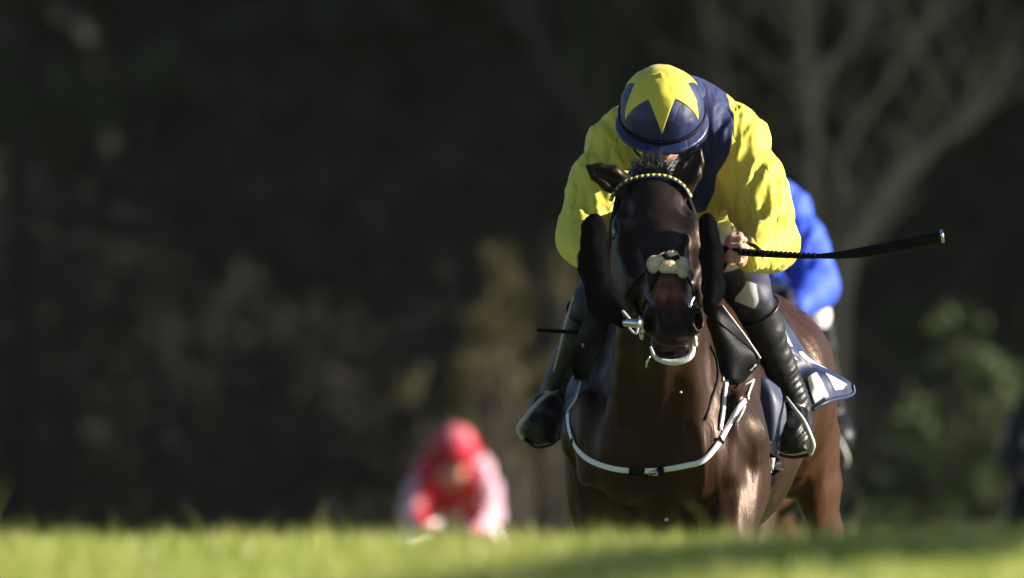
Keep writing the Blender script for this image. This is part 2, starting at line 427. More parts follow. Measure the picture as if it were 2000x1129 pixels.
# grass blades on the near rise (they pass in front of the horses)
def grass_blades(name, n, xr, yr, hr, wr, m, seed, label, bias=None):
    r = np.random.RandomState(seed)
    x = r.uniform(*xr, n); y = r.uniform(*yr, n)
    dens = np.clip(0.5 + 0.5 * noise(np.stack([x, y, 0*x], 1), 1.1, 5.0) + .35*noise(np.stack([x, y, 0*x], 1), 6.0, 2.0), 0, 1.2)
    h = r.uniform(*hr, n) * (0.5 + 0.9 * dens**1.5); w = r.uniform(*wr, n)
    z = ground_xy(x, y) - 0.004
    a = r.uniform(0, 2*np.pi, n); lean = r.uniform(0.1, 0.75, n) * h; la = r.uniform(0, 2*np.pi, n)
    base = np.stack([x, y, z], 1); wd = np.stack([np.cos(a), np.sin(a), 0*a], 1) * w[:, None]
    ld = np.stack([np.cos(la), np.sin(la), 0*la], 1) * lean[:, None]
    up = np.zeros((n, 3)); up[:, 2] = h
    v = np.stack([base - wd, base + wd, base + wd*0.75 + up*0.6 + ld*0.35, base - wd*0.75 + up*0.6 + ld*0.35, base + up*0.98 + ld], 1).reshape(-1, 3)
    i = np.arange(n) * 5
    me = mesh_np(name, v, np.stack([i, i+1, i+2, i+3], 1), np.stack([i+3, i+2, i+4], 1))
    set_attr(me, 'tint', np.repeat(r.rand(n) * 0.6 + 0.4 * dens, 5))
    o = link(name, me, m, smooth=False); tag(o, label, 'grass', kind='stuff'); return o
gr = bpy.data.materials.new('grass_blade'); gr.use_nodes = True
nt = gr.node_tree; b = nt.nodes['Principled BSDF']; b.inputs['Roughness'].default_value = 0.42
at = nt.nodes.new('ShaderNodeAttribute'); at.attribute_name = 'tint'
rp = nt.nodes.new('ShaderNodeValToRGB')
rp.color_ramp.elements[0].position = 0.15; rp.color_ramp.elements[0].color = (0.19, 0.25, 0.03, 1)
rp.color_ramp.elements[1].position = 0.95; rp.color_ramp.elements[1].color = (0.62, 0.58, 0.20, 1)
e = rp.color_ramp.elements.new(0.55); e.color = (0.34, 0.40, 0.07, 1)
nt.links.new(at.outputs['Fac'], rp.inputs[0]); nt.links.new(rp.outputs[0], b.inputs['Base Color'])
tr = nt.nodes.new('ShaderNodeBsdfTranslucent'); nt.links.new(rp.outputs[0], tr.inputs[0])
ms = nt.nodes.new('ShaderNodeMixShader'); ms.inputs[0].default_value = 0.5
nt.links.new(b.outputs[0], ms.inputs[1]); nt.links.new(tr.outputs[0], ms.inputs[2]); nt.links.new(ms.outputs[0], nt.nodes['Material Output'].inputs[0])
grass_blades('turf_grass', 130000, (-3.2, 3.2), (-30, -11.5), (0.03, 0.065), (0.0015, 0.003), gr, 11, 'sunlit short turf grass on the brow in front of the horses')
grass_blades('tall_grass', 900, (-3.0, 3.0), (-24, -13), (0.07, 0.13), (0.001, 0.002), gr, 12, 'scattered taller grass stems standing above the short turf')

# ------------------------------------------------------------------ horse
def horse_mesh(name, coarse=1.0, head_down=0.0):
    """Racehorse coming at the camera; rear swung to the right. head_down drops and stretches the neck."""
    BX, BY, YAW = 0.402, 0.80, math.radians(7.6)
    ca, sa = math.cos(YAW), math.sin(YAW)
    def T(u, v, z): return V(BX + u*ca + v*sa, BY + v*ca - u*sa, z)
    sd_ = V(ca, -sa, 0)
    poll = W(1272, 345, 0.42)
    nose = W(1317, 612, -0.02)
    if head_down:
        poll = poll + V(0, -0.25, -head_down); nose = nose + V(0, -0.25, -head_down)
    f = nose - poll; f /= np.linalg.norm(f)
    s = V(0.993, 0.103, 0.05); s = s - f * s.dot(f); s /= np.linalg.norm(s)
    n = np.cross(f, s)
    if n[2] < 0: n = -n
    H = lambda t, u, w: poll + f*t + s*u + n*w
    c = coarse
    zf = (1.22, 1.9, 0.0062*c); yf = (-0.42, 0.52, 0.0066*c)
    if head_down: zf = (0.4, 1.9, 0.0062*c)
    g = Sculpt(grid(-0.08, 1.05, 0.0085*c, [(0.16, 0.58, 0.006*c)]), grid(-0.75 if head_down else -0.42, 2.95, 0.014*c, [yf]), grid(-0.05, 2.0, 0.013*c, [zf]))
    # trunk
    g.chain([T(0, .06, 1.17), T(0, .35, 1.20), T(0, .8, 1.16), T(0, 1.15, 1.21), T(0, 1.42, 1.26), T(0, 1.66, 1.22)],
            [(.19, .24), (.215, .31), (.275, .33), (.26, .28), (.27, .255), (.21, .22)], sd_, 0.08)
    g.chain([T(0, .25, 1.42), T(0, .5, 1.46), T(0, .9, 1.38), T(0, 1.3, 1.42)], [(.07, .13), (.07, .10), (.10, .10), (.13, .10)], sd_, 0.10)
    for sg in (-1, 1):
        # shoulder blade, point of shoulder, breast
        g.chain([T(sg*.07, .36, 1.50), T(sg*.15, .22, 1.30), T(sg*.195, .08, 1.12)], [(.05, .12), (.075, .13), (.088, .105)], sd_, 0.05)
        g.ell(T(sg*.095, -.04, 1.09), (.088, .09, .15), k=0.035)
        g.ell(T(sg*.195, .17, 1.01), (.082, .12, .15), k=0.05)
        # crease between shoulder and breast
        g.chain([T(sg*.205, -.015, 1.22), T(sg*.185, -.02, 1.02)], [(.03, .04), (.035, .05)], sd_, 0.04)
        # hindquarter
        g.ell(T(sg*.145, 1.52, 1.21), (.145, .24, .26), k=0.06)
        g.ell(T(sg*.222, 1.64, 1.06), (.062, .17, .17), k=0.05)
        g.ell(T(sg*.200, 1.42, 1.14), (.06, .10, .10), k=0.05)
    g.ell(T(0, .20, .97), (.22, .22, .15), k=0.06)
    # fore legs: image-right one reaching forward, image-left one folding under
    def leg(pts, rad): g.chain(pts, rad, sd_, 0.03)
    if 1:
        leg([T(.185, .12, 1.02), T(.175, -.05, .80), T(.17, -.20, .62), T(.17, -.22, .55), T(.165, -.20, .36), T(.165, -.22, .28), T(.165, -.27, .17)],
            [(.088, .11), (.068, .085), (.045, .05), (.04, .045), (.026, .032), (.034, .038), (.03, .034)])
        g.chain([T(.165, -.29, .15), T(.165, -.33, .08)], [(.042, .05), (.058, .062)], sd_, .015)
        leg([T(-.185, .14, 1.02), T(-.18, .16, .80), T(-.17, .10, .58), T(-.17, .10, .51), T(-.17, .28, .36), T(-.17, .33, .31), T(-.17, .40, .34)],
            [(.088, .11), (.068, .085), (.045, .05), (.04, .045), (.026, .032), (.034, .038), (.03, .034)])
        g.chain([T(-.17, .43, .35), T(-.17, .48, .41)], [(.042, .05), (.055, .06)], sd_, .015)
        # hind legs
        leg([T(.232, 1.60, .97), T(.240, 1.64, .82), T(.235, 1.80, .62), T(.23, 1.82, .54), T(.195, 1.76, .26), T(.195, 1.74, .19), T(.195, 1.67, .11)],
            [(.052, .12), (.046, .09), (.043, .065), (.038, .055), (.028, .035), (.036, .042), (.032, .036)])
        g.chain([T(.195, 1.64, .09), T(.195, 1.60, .04)], [(.045, .052), (.058, .062)], sd_, .015)
        leg([T(-.185, 1.55, .95), T(-.20, 1.40, .72), T(-.20, 1.50, .50), T(-.20, 1.50, .43), T(-.195, 1.34, .24), T(-.195, 1.31, .18), T(-.195, 1.24, .12)],
            [(.10, .16), (.07, .10), (.045, .065), (.038, .055), (.028, .035), (.036, .042), (.032, .036)])
        g.chain([T(-.195, 1.21, .10), T(-.195, 1.17, .05)], [(.045, .052), (.058, .062)], sd_, .015)
    # neck
    thr = H(.10, 0, -.17)
    base_lo = T(0, .06, 1.30); base_hi = T(0, .30, 1.46)
    mid = (base_lo + thr) / 2 + V(0, 0.03, 0.0)
    g.chain([T(0, .02, 1.20), base_lo, mid, thr], [(.135, .19), (.135, .21), (.108, .17), (.082, .12)], s, 0.05)
    top = H(-.03, 0, -.09)
    g.chain([base_hi, (base_hi + top)/2 + V(0, 0.02, .035), top], [(.07, .13), (.06, .11), (.05, .07)], s, 0.06)
    # windpipe and neck muscles
    g.chain([H(.16, -.005, -.235), (H(.16, 0, -.2) + T(0, -.06, 1.20))/2 + V(0, -.03, -.02), T(0, -.075, 1.16)], [.04, .045, .04], s, 0.05)
    for sg in (-1, 1):
        g.chain([H(.14, sg*.045, -.2), (H(.14, sg*.05, -.19) + T(sg*.08, -.06, 1.18))/2, T(sg*.085, -.07, 1.17)], [.032, .042, .05], s, 0.03)
    # head
    ax = [f, s, n]
    g.ell(H(.05, 0, -.080), (.125, .088, .095), ax, .03)
    g.ell(H(-.04, 0, -.060), (.06, .06, .06), ax, .04)
    g.ell(H(.125, 0, -.072), (.11, .098, .066), ax, .04)
    g.chain([H(.10, 0, -.085), H(.19, 0, -.085), H(.30, 0, -.080), H(.42, 0, -.066), H(.52, 0, -.058)],
            [(.094, .078), (.100, .080), (.082, .072), (.060, .058), (.051, .049)], s, .02)
    g.chain([H(.20, 0, -.030), H(.35, 0, -.024), H(.50, 0, -.028)], [(.040, .028), (.030, .024), (.026, .020)], s, .02)
    for sg in (-1, 1):
        g.ell(H(.165, sg*.092, -.052), (.060, .024, .034), ax, .045)                     # brow / orbit
        g.ell(H(.225, sg*.090, -.145), (.155, .036, .095), ax, .03)                      # jowl
        g.seg(H(.22, sg*.100, -.070), H(.37, sg*.072, -.072), .014, .010, s, .015)
        g.seg(H(.26, sg*.062, -.012), H(.45, sg*.040, -.030), .007, .006, s, .012)       # facial crest
        g.ell(H(.550, sg*.056, -.046), (.048, .028, .036), ax, .012)                     # nostril flare
        g.ell(H(.11, sg*.085, -.022), (.03, .014, .014), ax, .03, 'sub')                 # temple hollow
        g.seg(H(.245, sg*.10, -.02), H(.33, sg*.075, -.03), .012, .010, s, .03, 'sub')
    g.ell(H(.568, 0, -.078), (.042, .056, .034), ax, .015)                                # upper lip
    g.ell(H(.585, 0, -.064), (.020, .026, .022), ax, .015)
    g.seg(H(.50, 0, -.018), H(.60, 0, -.034), .008, .010, s, .03, 'sub')
    g.chain([H(.24, 0, -.215), H(.38, 0, -.188), H(.50, 0, -.164), H(.572, 0, -.148)], [(.045, .035), (.036, .03), (.046, .026), (.058, .022)], s, .02)
    g.ell(H(.560, 0, -.110), (.075, .046, .018), ax, .010, 'sub')                        # open mouth
    for sg in (-1, 1):
        ang = V(*(f*.25 + s*sg*.62 + n*.55)); ang /= np.linalg.norm(ang)
        g.seg(H(.585, sg*.074, -.020), H(.548, sg*.054, -.055), (.026, .0185), (.020, .013), f*0.6 - n*0.8, .005, 'sub')
        g.ell(H(.170, sg*.118, -.046), (.024, .014, .017), ax, .008, 'sub')              # eye socket
    # ears, swung outwards
    for sg, tip, bs in ((-1, H(-.02, -.172, .030), H(.012, -.066, -.03)), (1, H(-.045, .136, .050), H(.02, .076, -.035))):
        m1 = bs + (tip - bs)*.42 + n*.006
        e = tip - bs; e /= np.linalg.norm(e)
        sdv = np.cross(e, V(0, -1, .2)); sdv /= np.linalg.norm(sdv)
        g.chain([bs, m1, bs + (tip-bs)*.75, tip], [(.036, .026), (.036, .020), (.024, .013), (.006, .006)], sdv, .016)
        inn = V(0, -1, .1)
        g.seg(bs + e*.035 + inn*.026, bs + (tip-bs)*.82 + inn*.014, (.018, .016), (.008, .008), sdv, .008, 'sub')
    me = g.mesh(name)
    v = verts(me); nn = normals(me)
    # muscle relief and skin folds
    bodyw = np.clip((v[:, 1] - 0.45) / 0.2, 0, 1)
    vert = np.stack([v[:, 0], v[:, 1], v[:, 2] * 0.35], 1)
    rear_ = np.clip((v[:, 1] - 1.4)/.5, 0, 1)
    d = bodyw * (0.0065 * (1 + 0.9*rear_) * fbm(vert, 11, 2) + 0.0032 * ridge(vert, 19, 4.0) + .0030*np.clip(1 - 9*np.abs(noise(vert, 9.0, 21.0)), 0, 1)) + (1 - bodyw) * 0.0012 * fbm(v, 26, 2)
    put_verts(me, v + nn * d[:, None])
    L = (v - poll) @ np.stack([f, s, n], 1)
    t_, u_, w_ = L[:, 0], L[:, 1], L[:, 2]
    head = v[:, 1] < 0.5
    tan = np.exp(-((t_ - .465)/.055)**2 - ((np.abs(u_) - .022)/.03)**2) * (w_ > -.09) * head * (1.0 + .5*noise(v, 55))
    tan = np.where(~head, 0.12 * np.clip((v[:, 1] - 1.9)/0.5, 0, 1) + 0.02, tan) + 0.05 * np.clip(noise(v, 6), 0, 1) * (~head)
    pt = head * np.clip((t_ - .515)/.03, 0, 1) + np.clip((0.62 - v[:, 2])/.25, 0, 1)
    pt = np.maximum(pt, head * (1 - np.clip(tan, 0, 1)) * .72)
    pt = np.maximum(pt, head * (t_ < 0.04) * 0.85)
    set_attr(me, 'tan', np.clip(tan, 0, 1)); set_attr(me, 'point', np.clip(pt, 0, 1))
    return me, dict(H=H, T=T, f=f, s=s, n=n, poll=poll)

hm, hf = horse_mesh('horse_body')
H, T = hf['H'], hf['T']
horse = thing('race_horse', 'dark brown racehorse galloping head on under the yellow and navy rider', 'horse', T(0, .8, 0), 'horses in the race')
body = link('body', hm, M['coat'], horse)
hv = verts(hm); polys = np.zeros(len(hm.polygons)*4, np.int32); hm.polygons.foreach_get('vertices', polys)
bvh = BVHTree.FromPolygons([tuple(p) for p in hv], [tuple(int(i) for i in p) for p in polys.reshape(-1, 4)])
CAM = Vector((0, -DIST, CZ))
def surf(px, py, lift=0.004, default=0.8):
    """Point on the horse's skin met by the sight line through a photo pixel."""
    d = Vector(W(px, py, 0)) - CAM; d.normalize()
    loc, nor, i, dist = bvh.ray_cast(CAM, d)
    if loc is None: return W(px, py, default), V(0, -1, 0)
    return np.array(loc) + np.array(nor) * lift, np.array(nor)
def WS(px, py, off=0.02, dy=.95):
    p, n_ = surf(px, py, 0, dy); return W(px, py, min(p[1], dy + .15) - off)
def near(p, lift=0.003):
    loc, nor, i, d = bvh.find_nearest(Vector(p)); return np.array(loc) + np.array(nor)*lift, np.array(nor)

def ellipsoid(name, c, r, m, parent, axes=None, n=(20, 12)):
    th = np.linspace(0, 2*np.pi, n[0], endpoint=False); ph = np.linspace(0.001, np.pi-0.001, n[1])
    A, B = np.meshgrid(ph, th, indexing='ij')
    p = np.stack([np.sin(A)*np.cos(B)*r[0], np.sin(A)*np.sin(B)*r[1], np.cos(A)*r[2]], -1).reshape(-1, 3)
    if axes is not None: p = p @ np.stack(axes)
    q = [(i*n[0]+j, (i+1)*n[0]+j, (i+1)*n[0]+(j+1) % n[0], i*n[0]+(j+1) % n[0]) for i in range(n[1]-1) for j in range(n[0])]
    return link(name, mesh_np(name, p + np.asarray(c), q), m, parent)
for sg in (-1, 1):
    ellipsoid('eye', H(.170, sg*(.107 if sg < 0 else .112), -.046 if sg < 0 else -.040), (.020, .015, .016), M['eye'], horse, [hf['f'], hf['s'], hf['n']])
    lid = ellipsoid('eyelid', H(.160, sg*.110, -.033), (.024, .009, .006), M['hair'], horse, [hf['f'], hf['s'], hf['n']])
# forelock, mane and tail from tapering locks
def locks(name, roots, tips, m, parent, rad=0.003, bend=0.02, seed=1, per=1):
    r = np.random.RandomState(seed); b = Bag()
    for a, t in zip(roots, tips):
        for k in range(per):
            mid = (a + t)/2 + r.normal(0, bend, 3)
            P = catmull([a + r.normal(0, .004, 3), mid, t + r.normal(0, bend*.6, 3)], 8)
            b.add(*tube_np(P, np.linspace(rad, rad*.2, 8), 4))
    return link(name, b.mesh(name), m, parent)
r = np.random.RandomState(3)
cl_ = [(r.normal(0, .020), r.uniform(.03, .12), r.uniform(.004, .045), r.uniform(-.05, .05)) for _ in range(16)]
roots = [H(-.03 + r.uniform(-.03, .02), r.uniform(-.045, .045), -.004) for _ in range(420)]
tips = []
for p in roots:
    u0 = p[0] - H(0, 0, 0)[0]; cc = min(cl_, key=lambda c_: abs(c_[3] - u0) + r.uniform(0, .03))
    tips.append(p + V(cc[0] + (cc[3] - u0)*.5 + r.normal(0, .005), cc[1] + r.normal(0, .006), cc[2] + r.normal(0, .005)))
locks('forelock', roots, tips, M['hair'], horse, 0.0014, .004, 5)
roots = []; tips = []
for k in range(150):
    t = r.rand(); p = H(-.06, 0, -.03) * (1-t) + T(0, .34, 1.60) * t + V(r.normal(0, .012), 0, .02*math.sin(t*3.1))
    roots.append(p); tips.append(p + V(r.normal(-.05, .04), r.uniform(.02, .1), r.uniform(-.09, .01)))
locks('mane', roots, tips, M['hair'], horse, .004, .015, 6)
roots = [T(r.normal(0, .02), 1.80, 1.36) for _ in range(260)]
tips = [T(r.normal(-.02, .07), 2.35 + r.uniform(0, .25), 1.12 + r.normal(0, .09)) for _ in range(260)]
locks('tail', roots, tips, M['hair'], horse, .006, .03, 7)
# lower lip foam crescent and tongue-side mouth lining
P = [H(.556, -.058, -.128), H(.586, -.044, -.143), H(.597, 0, -.151), H(.586, .044, -.143), H(.556, .058, -.126)]
tube('lip_foam', P, [.003, .006, .009, .010, .007], M['foam'], horse, 8, 24)
for k, (u, w) in enumerate([(.060, -.108), (.058, -.090)]):
    ellipsoid('foam_fleck', H(.575, u, w), (.010, .007, .009), M['foam'], horse, [hf['f'], hf['s'], hf['n']], (10, 6))

# ------------------------------------------------------------------ fleece helper
def fleece(name, pts, rads, m, parent, side, amp=0.006, tuft=0.010, count=5000, vox=0.005, seed=1, lumps=None):
    P = np.array(pts); R = np.array([max(np.atleast_1d(x)) for x in rads]).max() + .03
    lo = P.min(0) - R; hi = P.max(0) + R
    g = Sculpt(grid(lo[0], hi[0], vox), grid(lo[1], hi[1], vox), grid(lo[2], hi[2], vox))
    if lumps:
        for c, rr in lumps: g.ell(c, rr, k=.006)
    else: g.chain(pts, rads, side, .02)
    me = g.mesh(name); v = verts(me); n = normals(me)
    v2 = v + n * (amp * fbm(v, 45, 3, seed))[:, None]
    pq = np.zeros(len(me.polygons)*4, np.int32); me.polygons.foreach_get('vertices', pq)
    r = np.random.RandomState(seed); i = r.randint(0, len(v), count)
    d = n[i] + r.normal(0, .55, (count, 3)); d /= np.linalg.norm(d, axis=1)[:, None]
    e = np.cross(d, r.normal(0, 1, (count, 3))); e /= np.linalg.norm(e, axis=1)[:, None] + 1e-9
    b0 = v2[i] - n[i]*.002; L = tuft * r.uniform(.5, 1.2, count)[:, None]
    tv = np.stack([b0 - e*.0009, b0 + e*.0009, b0 + d*L], 1).reshape(-1, 3)
    ti = np.arange(count*3).reshape(-1, 3)
    b = Bag(); b.add(v2, pq.reshape(-1, 4)); b.add(tv, None, ti)
    return link(name, b.mesh(name), m, parent)

# ------------------------------------------------------------------ bridle
bridle = thing('bridle', 'racing bridle with triangle browband, black sheepskin cheeks and cream noseband fleece', 'bridle', T(0, .8, 0))
bp_ = np.array([(1194, 394), (1203, 376), (1220, 360), (1245, 350), (1272, 346), (1298, 347), (1320, 355), (1337, 369), (1348, 388)], float)
hy = []
for x, y in bp_:
    d = Vector(W(x, y + 3, 0)) - CAM; d.normalize(); loc = bvh.ray_cast(CAM, d)[0]
    hy.append(loc[1] if loc is not None and loc[1] < .62 else np.nan)
hy = np.array(hy); ok = ~np.isnan(hy)
cf = np.polyfit(bp_[ok, 0] - 1272, hy[ok], 2)
bandP = catmull([W(x, y, float(np.polyval(cf, x - 1272)) - .004) for x, y in bp_], 60)
ctr = H(.06, 0, -.13)
bandN = bandP - ctr; bandN /= np.linalg.norm(bandN, axis=1)[:, None]
bandP = bandP + bandN*.003
v, q, t = tube_np(bandP, 1.0, 4, True, (.0085, .002), bandN)
bb = link('browband', mesh_np('browband', v, q, t), M['navy_cloth'], bridle, False)
Tn = np.gradient(bandP, axis=0); Tn /= np.linalg.norm(Tn, axis=1)[:, None]
cum = np.concatenate([[0], np.cumsum(np.linalg.norm(np.diff(bandP, axis=0), axis=1))])
NT = 18
for k in range(NT):
    s_ = (k + .5)/NT * cum[-1]
    c = np.array([np.interp(s_, cum, bandP[:, a]) for a in range(3)]); tt = np.array([np.interp(s_, cum, Tn[:, a]) for a in range(3)])
    nr = np.array([np.interp(s_, cum, bandN[:, a]) for a in range(3)]); nr /= np.linalg.norm(nr); up = np.cross(nr, tt)
    if up[2] < 0: up = -up
    up /= np.linalg.norm(up)
    w_ = cum[-1]/NT*.44; c = c + nr*.0035
    tv = [c - tt*w_ + up*.0078, c + tt*w_ + up*.0078, c - up*.0078]
    tv = np.array(tv + [p - nr*.002 for p in tv])
    link('triangle', mesh_np('triangle', tv, [(0, 3, 4, 1), (1, 4, 5, 2), (2, 5, 3, 0)], [(0, 1, 2)]), M['yellow'], bb, False)
side = hf['s']
# black sheepskin cheek pieces
fleece('cheek_fleece', [W(1160, 446, .22), W(1160, 520, .12), W(1178, 588, .04), W(1212, 616, -.02)], [(.033, .045), (.037, .05), (.038, .05), (.022, .03)], M['wool_black'], bridle, V(1, 0, 0), .0030, .0042, 26000, .006, 2)
fleece('cheek_fleece', [W(1382, 440, .24), W(1390, 500, .16), W(1393, 560, .06), W(1388, 598, -.01)], [(.024, .04), (.028, .045), (.027, .045), (.018, .03)], M['wool_black'], bridle, V(1, 0, 0), .0030, .0042, 26000, .006, 3)
# cream fleece over the nose: side balls, crossed centre
nb = surf(1300, 525, 0)[0]
lum = []
for px, py, rx, rz in [(1283, 519, 17, 19), (1306, 526, 22, 15), (1327, 524, 17, 19), (1312, 505, 12, 12), (1330, 536, 11, 12), (1296, 505, 9, 8)]:
    p, n_ = surf(px, py, .006); lum.append((p, (rx/S, .020, rz/S)))
fleece('noseband_fleece', [l[0] for l in lum], [.03]*len(lum), M['wool_cream'], bridle, side, .003, .005, 8000, .004, 4, lumps=lum)
def strap_on(name, pix, w, m, parent, th=.0022, n=24, lift=.003, default=.8):
    c = [surf(x, y, lift, default) for x, y in pix]
    P = catmull([a[0] for a in c], n); 
    Nn = catmull([a[1] for a in c], n); Nn /= np.linalg.norm(Nn, axis=1)[:, None] + 1e-9
    v, q, t = tube_np(P, 1.0, 4, True, (w/2/S, th), Nn)
    return link(name, mesh_np(name, v, q, t), m, parent, False)
strap_on('noseband_strap', [(1278, 524), (1256, 538), (1238, 555), (1222, 580)], 8, M['leather'], bridle)
strap_on('noseband_strap', [(1290, 528), (1275, 560), (1262, 590), (1254, 618)], 7, M['leather'], bridle)
strap_on('noseband_strap', [(1335, 536), (1346, 552), (1354, 570)], 7, M['leather'], bridle)
strap_on('noseband_strap', [(1296, 508), (1306, 517), (1316, 512)], 9, M['leather'], bridle, lift=.024)
# headpiece cheek straps under the fleece and bit
for sg in (-1, 1):
    P = [H(.02, sg*.088, -.03), H(.15, sg*.118, -.10), H(.33, sg*.085, -.13), H(.46, sg*.066, -.125)]
    tube('cheek_strap', P, 1.0, M['leather'], bridle, flat=(.002, .008), n=20, up=s if False else None)
    c = H(.475, sg*.074, -.128)
    th = np.linspace(0, 2*np.pi, 21)
    ring = [c + hf['f']*math.cos(a)*.030 + hf['n']*math.sin(a)*.030 for a in th]
    tube('bit_ring', ring, .0042, M['metal'], bridle, 8, 0)
ell_ax = [V(1, 0, 0), V(0, 1, 0), V(0, 0, 1)]
tube('bit_cheek', [W(1222, 630, -.06), W(1250, 632, -.10)], [.012, .012], M['metal'], bridle, 12, 6)
tube('bit_cheek', [W(1347, 600, -.12), W(1350, 588, -.11), W(1356, 580, -.10)], [.005, .006, .004], M['metal'], bridle, 10, 8)
tube('bit', [H(.485, -.074, -.130), H(.492, 0, -.128), H(.485, .074, -.130)], .006, M['metal'], bridle, 8, 10)
tube('chin_strap', [W(1204, 594, -.02), W(1220, 612, -.05), W(1234, 628, -.08)], 1.0, M['pale'], bridle, flat=(.0035, .002), n=10)
tube('chin_strap', [W(1228, 640, -.06), W(1241, 652, -.08), W(1246, 640, -.09)], 1.0, M['pale'], bridle, flat=(.003, .002), n=10)
tube('curb_hook', [W(1270, 696, -.06), W(1264, 706, -.06), W(1262, 718, -.05)], [.002, .003, .002], M['metal'], bridle, 6, 8)
tube('rein', [W(1215, 640, -.03), W(1190, 600, .2), W(1180, 540, .45), W(1186, 505, .60)], 1.0, M['leather'], bridle, flat=(.008, .002), n=24)
tube('rein', [W(1356, 600, -.06), W(1392, 590, .2), W(1405, 540, .45), W(1420, 505, .58)], 1.0, M['leather'], bridle, flat=(.008, .002), n=24)

# ------------------------------------------------------------------ breast girth
bg = thing('breast_girth', 'white webbing breast strap with a centre buckle across the horse chest', 'strap', T(0, 0, 0))
path = [(1111, 808), (1114, 838), (1126, 872), (1152, 898), (1196, 914), (1240, 919), (1290, 917), (1340, 909), (1372, 900), (1398, 872), (1420, 836), (1440, 800), (1454, 782)]
strap_on('strap', path, 11, M['strap'], bg, .0012, 80, .004)
strap_on('leather_tab', [(1228, 919), (1242, 920), (1256, 920)], 15, M['leather'], bg, .0032, 8, .008)
strap_on('leather_tab', [(1286, 918), (1292, 917), (1298, 917)], 15, M['leather'], bg, .0032, 8, .008)
strap_on('leather_tab', [(1404, 862), (1406, 859)], 17, M['leather'], bg, .0030, 4, .007)
strap_on('leather_tab', [(1121, 862), (1123, 866)], 17, M['leather'], bg, .0030, 4, .007)
p, n_ = surf(1275, 919, .010)
tube('buckle', [p + V(-.011, 0, -.008), p + V(-.011, 0, .008), p + V(.011, 0, .008), p + V(.011, 0, -.008), p + V(-.011, 0, -.008)], .003, M['metal'], bg, 6, 0)
tube('buckle_pin', [p + V(-.010, -.003, 0), p + V(.010, -.003, .001)], .003, M['metal'], bg, 6, 4)
strap_on('fork_strap', [(1428, 692), (1420, 730), (1416, 768), (1412, 800), (1405, 840)], 8, M['strap'], bg, .002, 24, .004)
strap_on('fork_strap', [(1470, 742), (1461, 768), (1450, 800), (1436, 826)], 5, M['pale'], bg, .002, 20, .004)
strap_on('fork_strap', [(1428, 692), (1414, 716), (1410, 745)], 4, M['pale'], bg, .002, 16, .004)
strap_on('fork_strap', [(1111, 806), (1130, 776), (1141, 735), (1142, 700), (1138, 672)], 5, M['pale'], bg, .002, 24, .006)
strap_on('fork_strap', [(1386, 676), (1398, 704), (1400, 740), (1388, 780), (1376, 820)], 4, M['leather'], bg, .002, 24, .003)
ellipsoid('ring', surf(1429, 690, .006)[0], (.007, .005, .007), M['metal'], bg, None, (10, 6))
ellipsoid('ring', surf(1455, 780, .006)[0], (.008, .005, .008), M['metal'], bg, None, (10, 6))

# ------------------------------------------------------------------ saddle, saddle cloth, stirrups
saddle = thing('racing_saddle', 'small black racing saddle with forward flaps under the yellow rider', 'saddle', T(0, .6, 0), 'saddles under the riders')
rows = [[T(-.16, .42, 1.50), T(0, .40, 1.60), T(.16, .42, 1.50)], [T(-.17, .58, 1.50), T(0, .60, 1.575), T(.17, .58, 1.50)], [T(-.15, .78, 1.50), T(0, .82, 1.60), T(.15, .78, 1.50)]]
sheet('seat', rows, M['leather'], saddle, 16, .03, 0, out=(0, 0, 1))
FR = [[(1386, 600), (1398, 600), (1410, 596)], [(1378, 645), (1408, 636), (1446, 646)], [(1386, 695), (1430, 688), (1485, 700)], [(1408, 738), (1434, 746), (1450, 750)]]
sheet('flap', [[W(px, py, .78 + (.0 if px < 1440 else .06)) for px, py in r_] for r_ in FR], M['leather'], saddle, 20, .014, .003)
tube('piping', [W(1410, 596, .775), W(1428, 620, .775), W(1455, 656, .81), W(1485, 700, .835)], .0032, M['pale'], saddle, 6, 20)
FL = [[(1160, 590), (1175, 590), (1196, 590)], [(1130, 650), (1160, 645), (1186, 650)], [(1116, 705), (1140, 700), (1166, 700)], [(1122, 742), (1136, 744), (1150, 738)]]
sheet('flap', [[W(px, py, .80 + (.0 if px > 1150 else .05)) for px, py in r_] for r_ in FL], M['leather'], saddle, 20, .014, .003)
for a, b_ in ((W(1452, 752, .80), W(1470, 742, .82)), (W(1475, 712, .83), W(1464, 724, .83))):
    tube('buckle_tab', [a, (a+b_)/2 + V(0, -.004, 0), b_], 1.0, M['pale'], saddle, flat=(.006, .002), n=8)
tube('girth', [W(1507, 860, .98), W(1505, 900, .98), W(1500, 940, .97), T(.12, .32, .89), T(0, .32, .87), T(-.12, .32, .89), T(-.22, .32, 1.0)], 1.0, M['leather'], saddle, flat=(.03, .003), n=40, up=V(0, 0, 1))
tube('girth_buckle', [W(1508, 894, .95), W(1505, 918, .95)], [.010, .009], M['pale'], saddle, 6, 4)
tube('girth_strap', [W(1506, 918, .95), W(1500, 948, .95), W(1496, 975, .95)], 1.0, M['pale'], saddle, flat=(.004, .002), n=8)
cloth = thing('saddle_cloth', 'navy saddle cloth with white number patches flapping behind the right hand boot', 'saddle cloth', T(0, .9, 0), 'saddle cloths')
CR = [[W(1480, 575, 1.45), W(1490, 580, 1.45), W(1504, 586, 1.48)],
      [W(1494, 640, 1.40), W(1520, 632, 1.42), W(1545, 642, 1.50)],
      [W(1512, 690, 1.40), W(1548, 684, 1.42), W(1586, 700, 1.55)],
      [W(1540, 730, 1.40), W(1590, 718, 1.48), W(1650, 738, 1.62)],
      [W(1556, 762, 1.40), W(1600, 735, 1.40), W(1664, 752, 1.62)],
      [W(1586, 800, 1.38), W(1618, 782, 1.42), W(1664, 770, 1.60)]]
sheet('cloth', CR, M['navy_cloth'], cloth, 48, .004, .013)
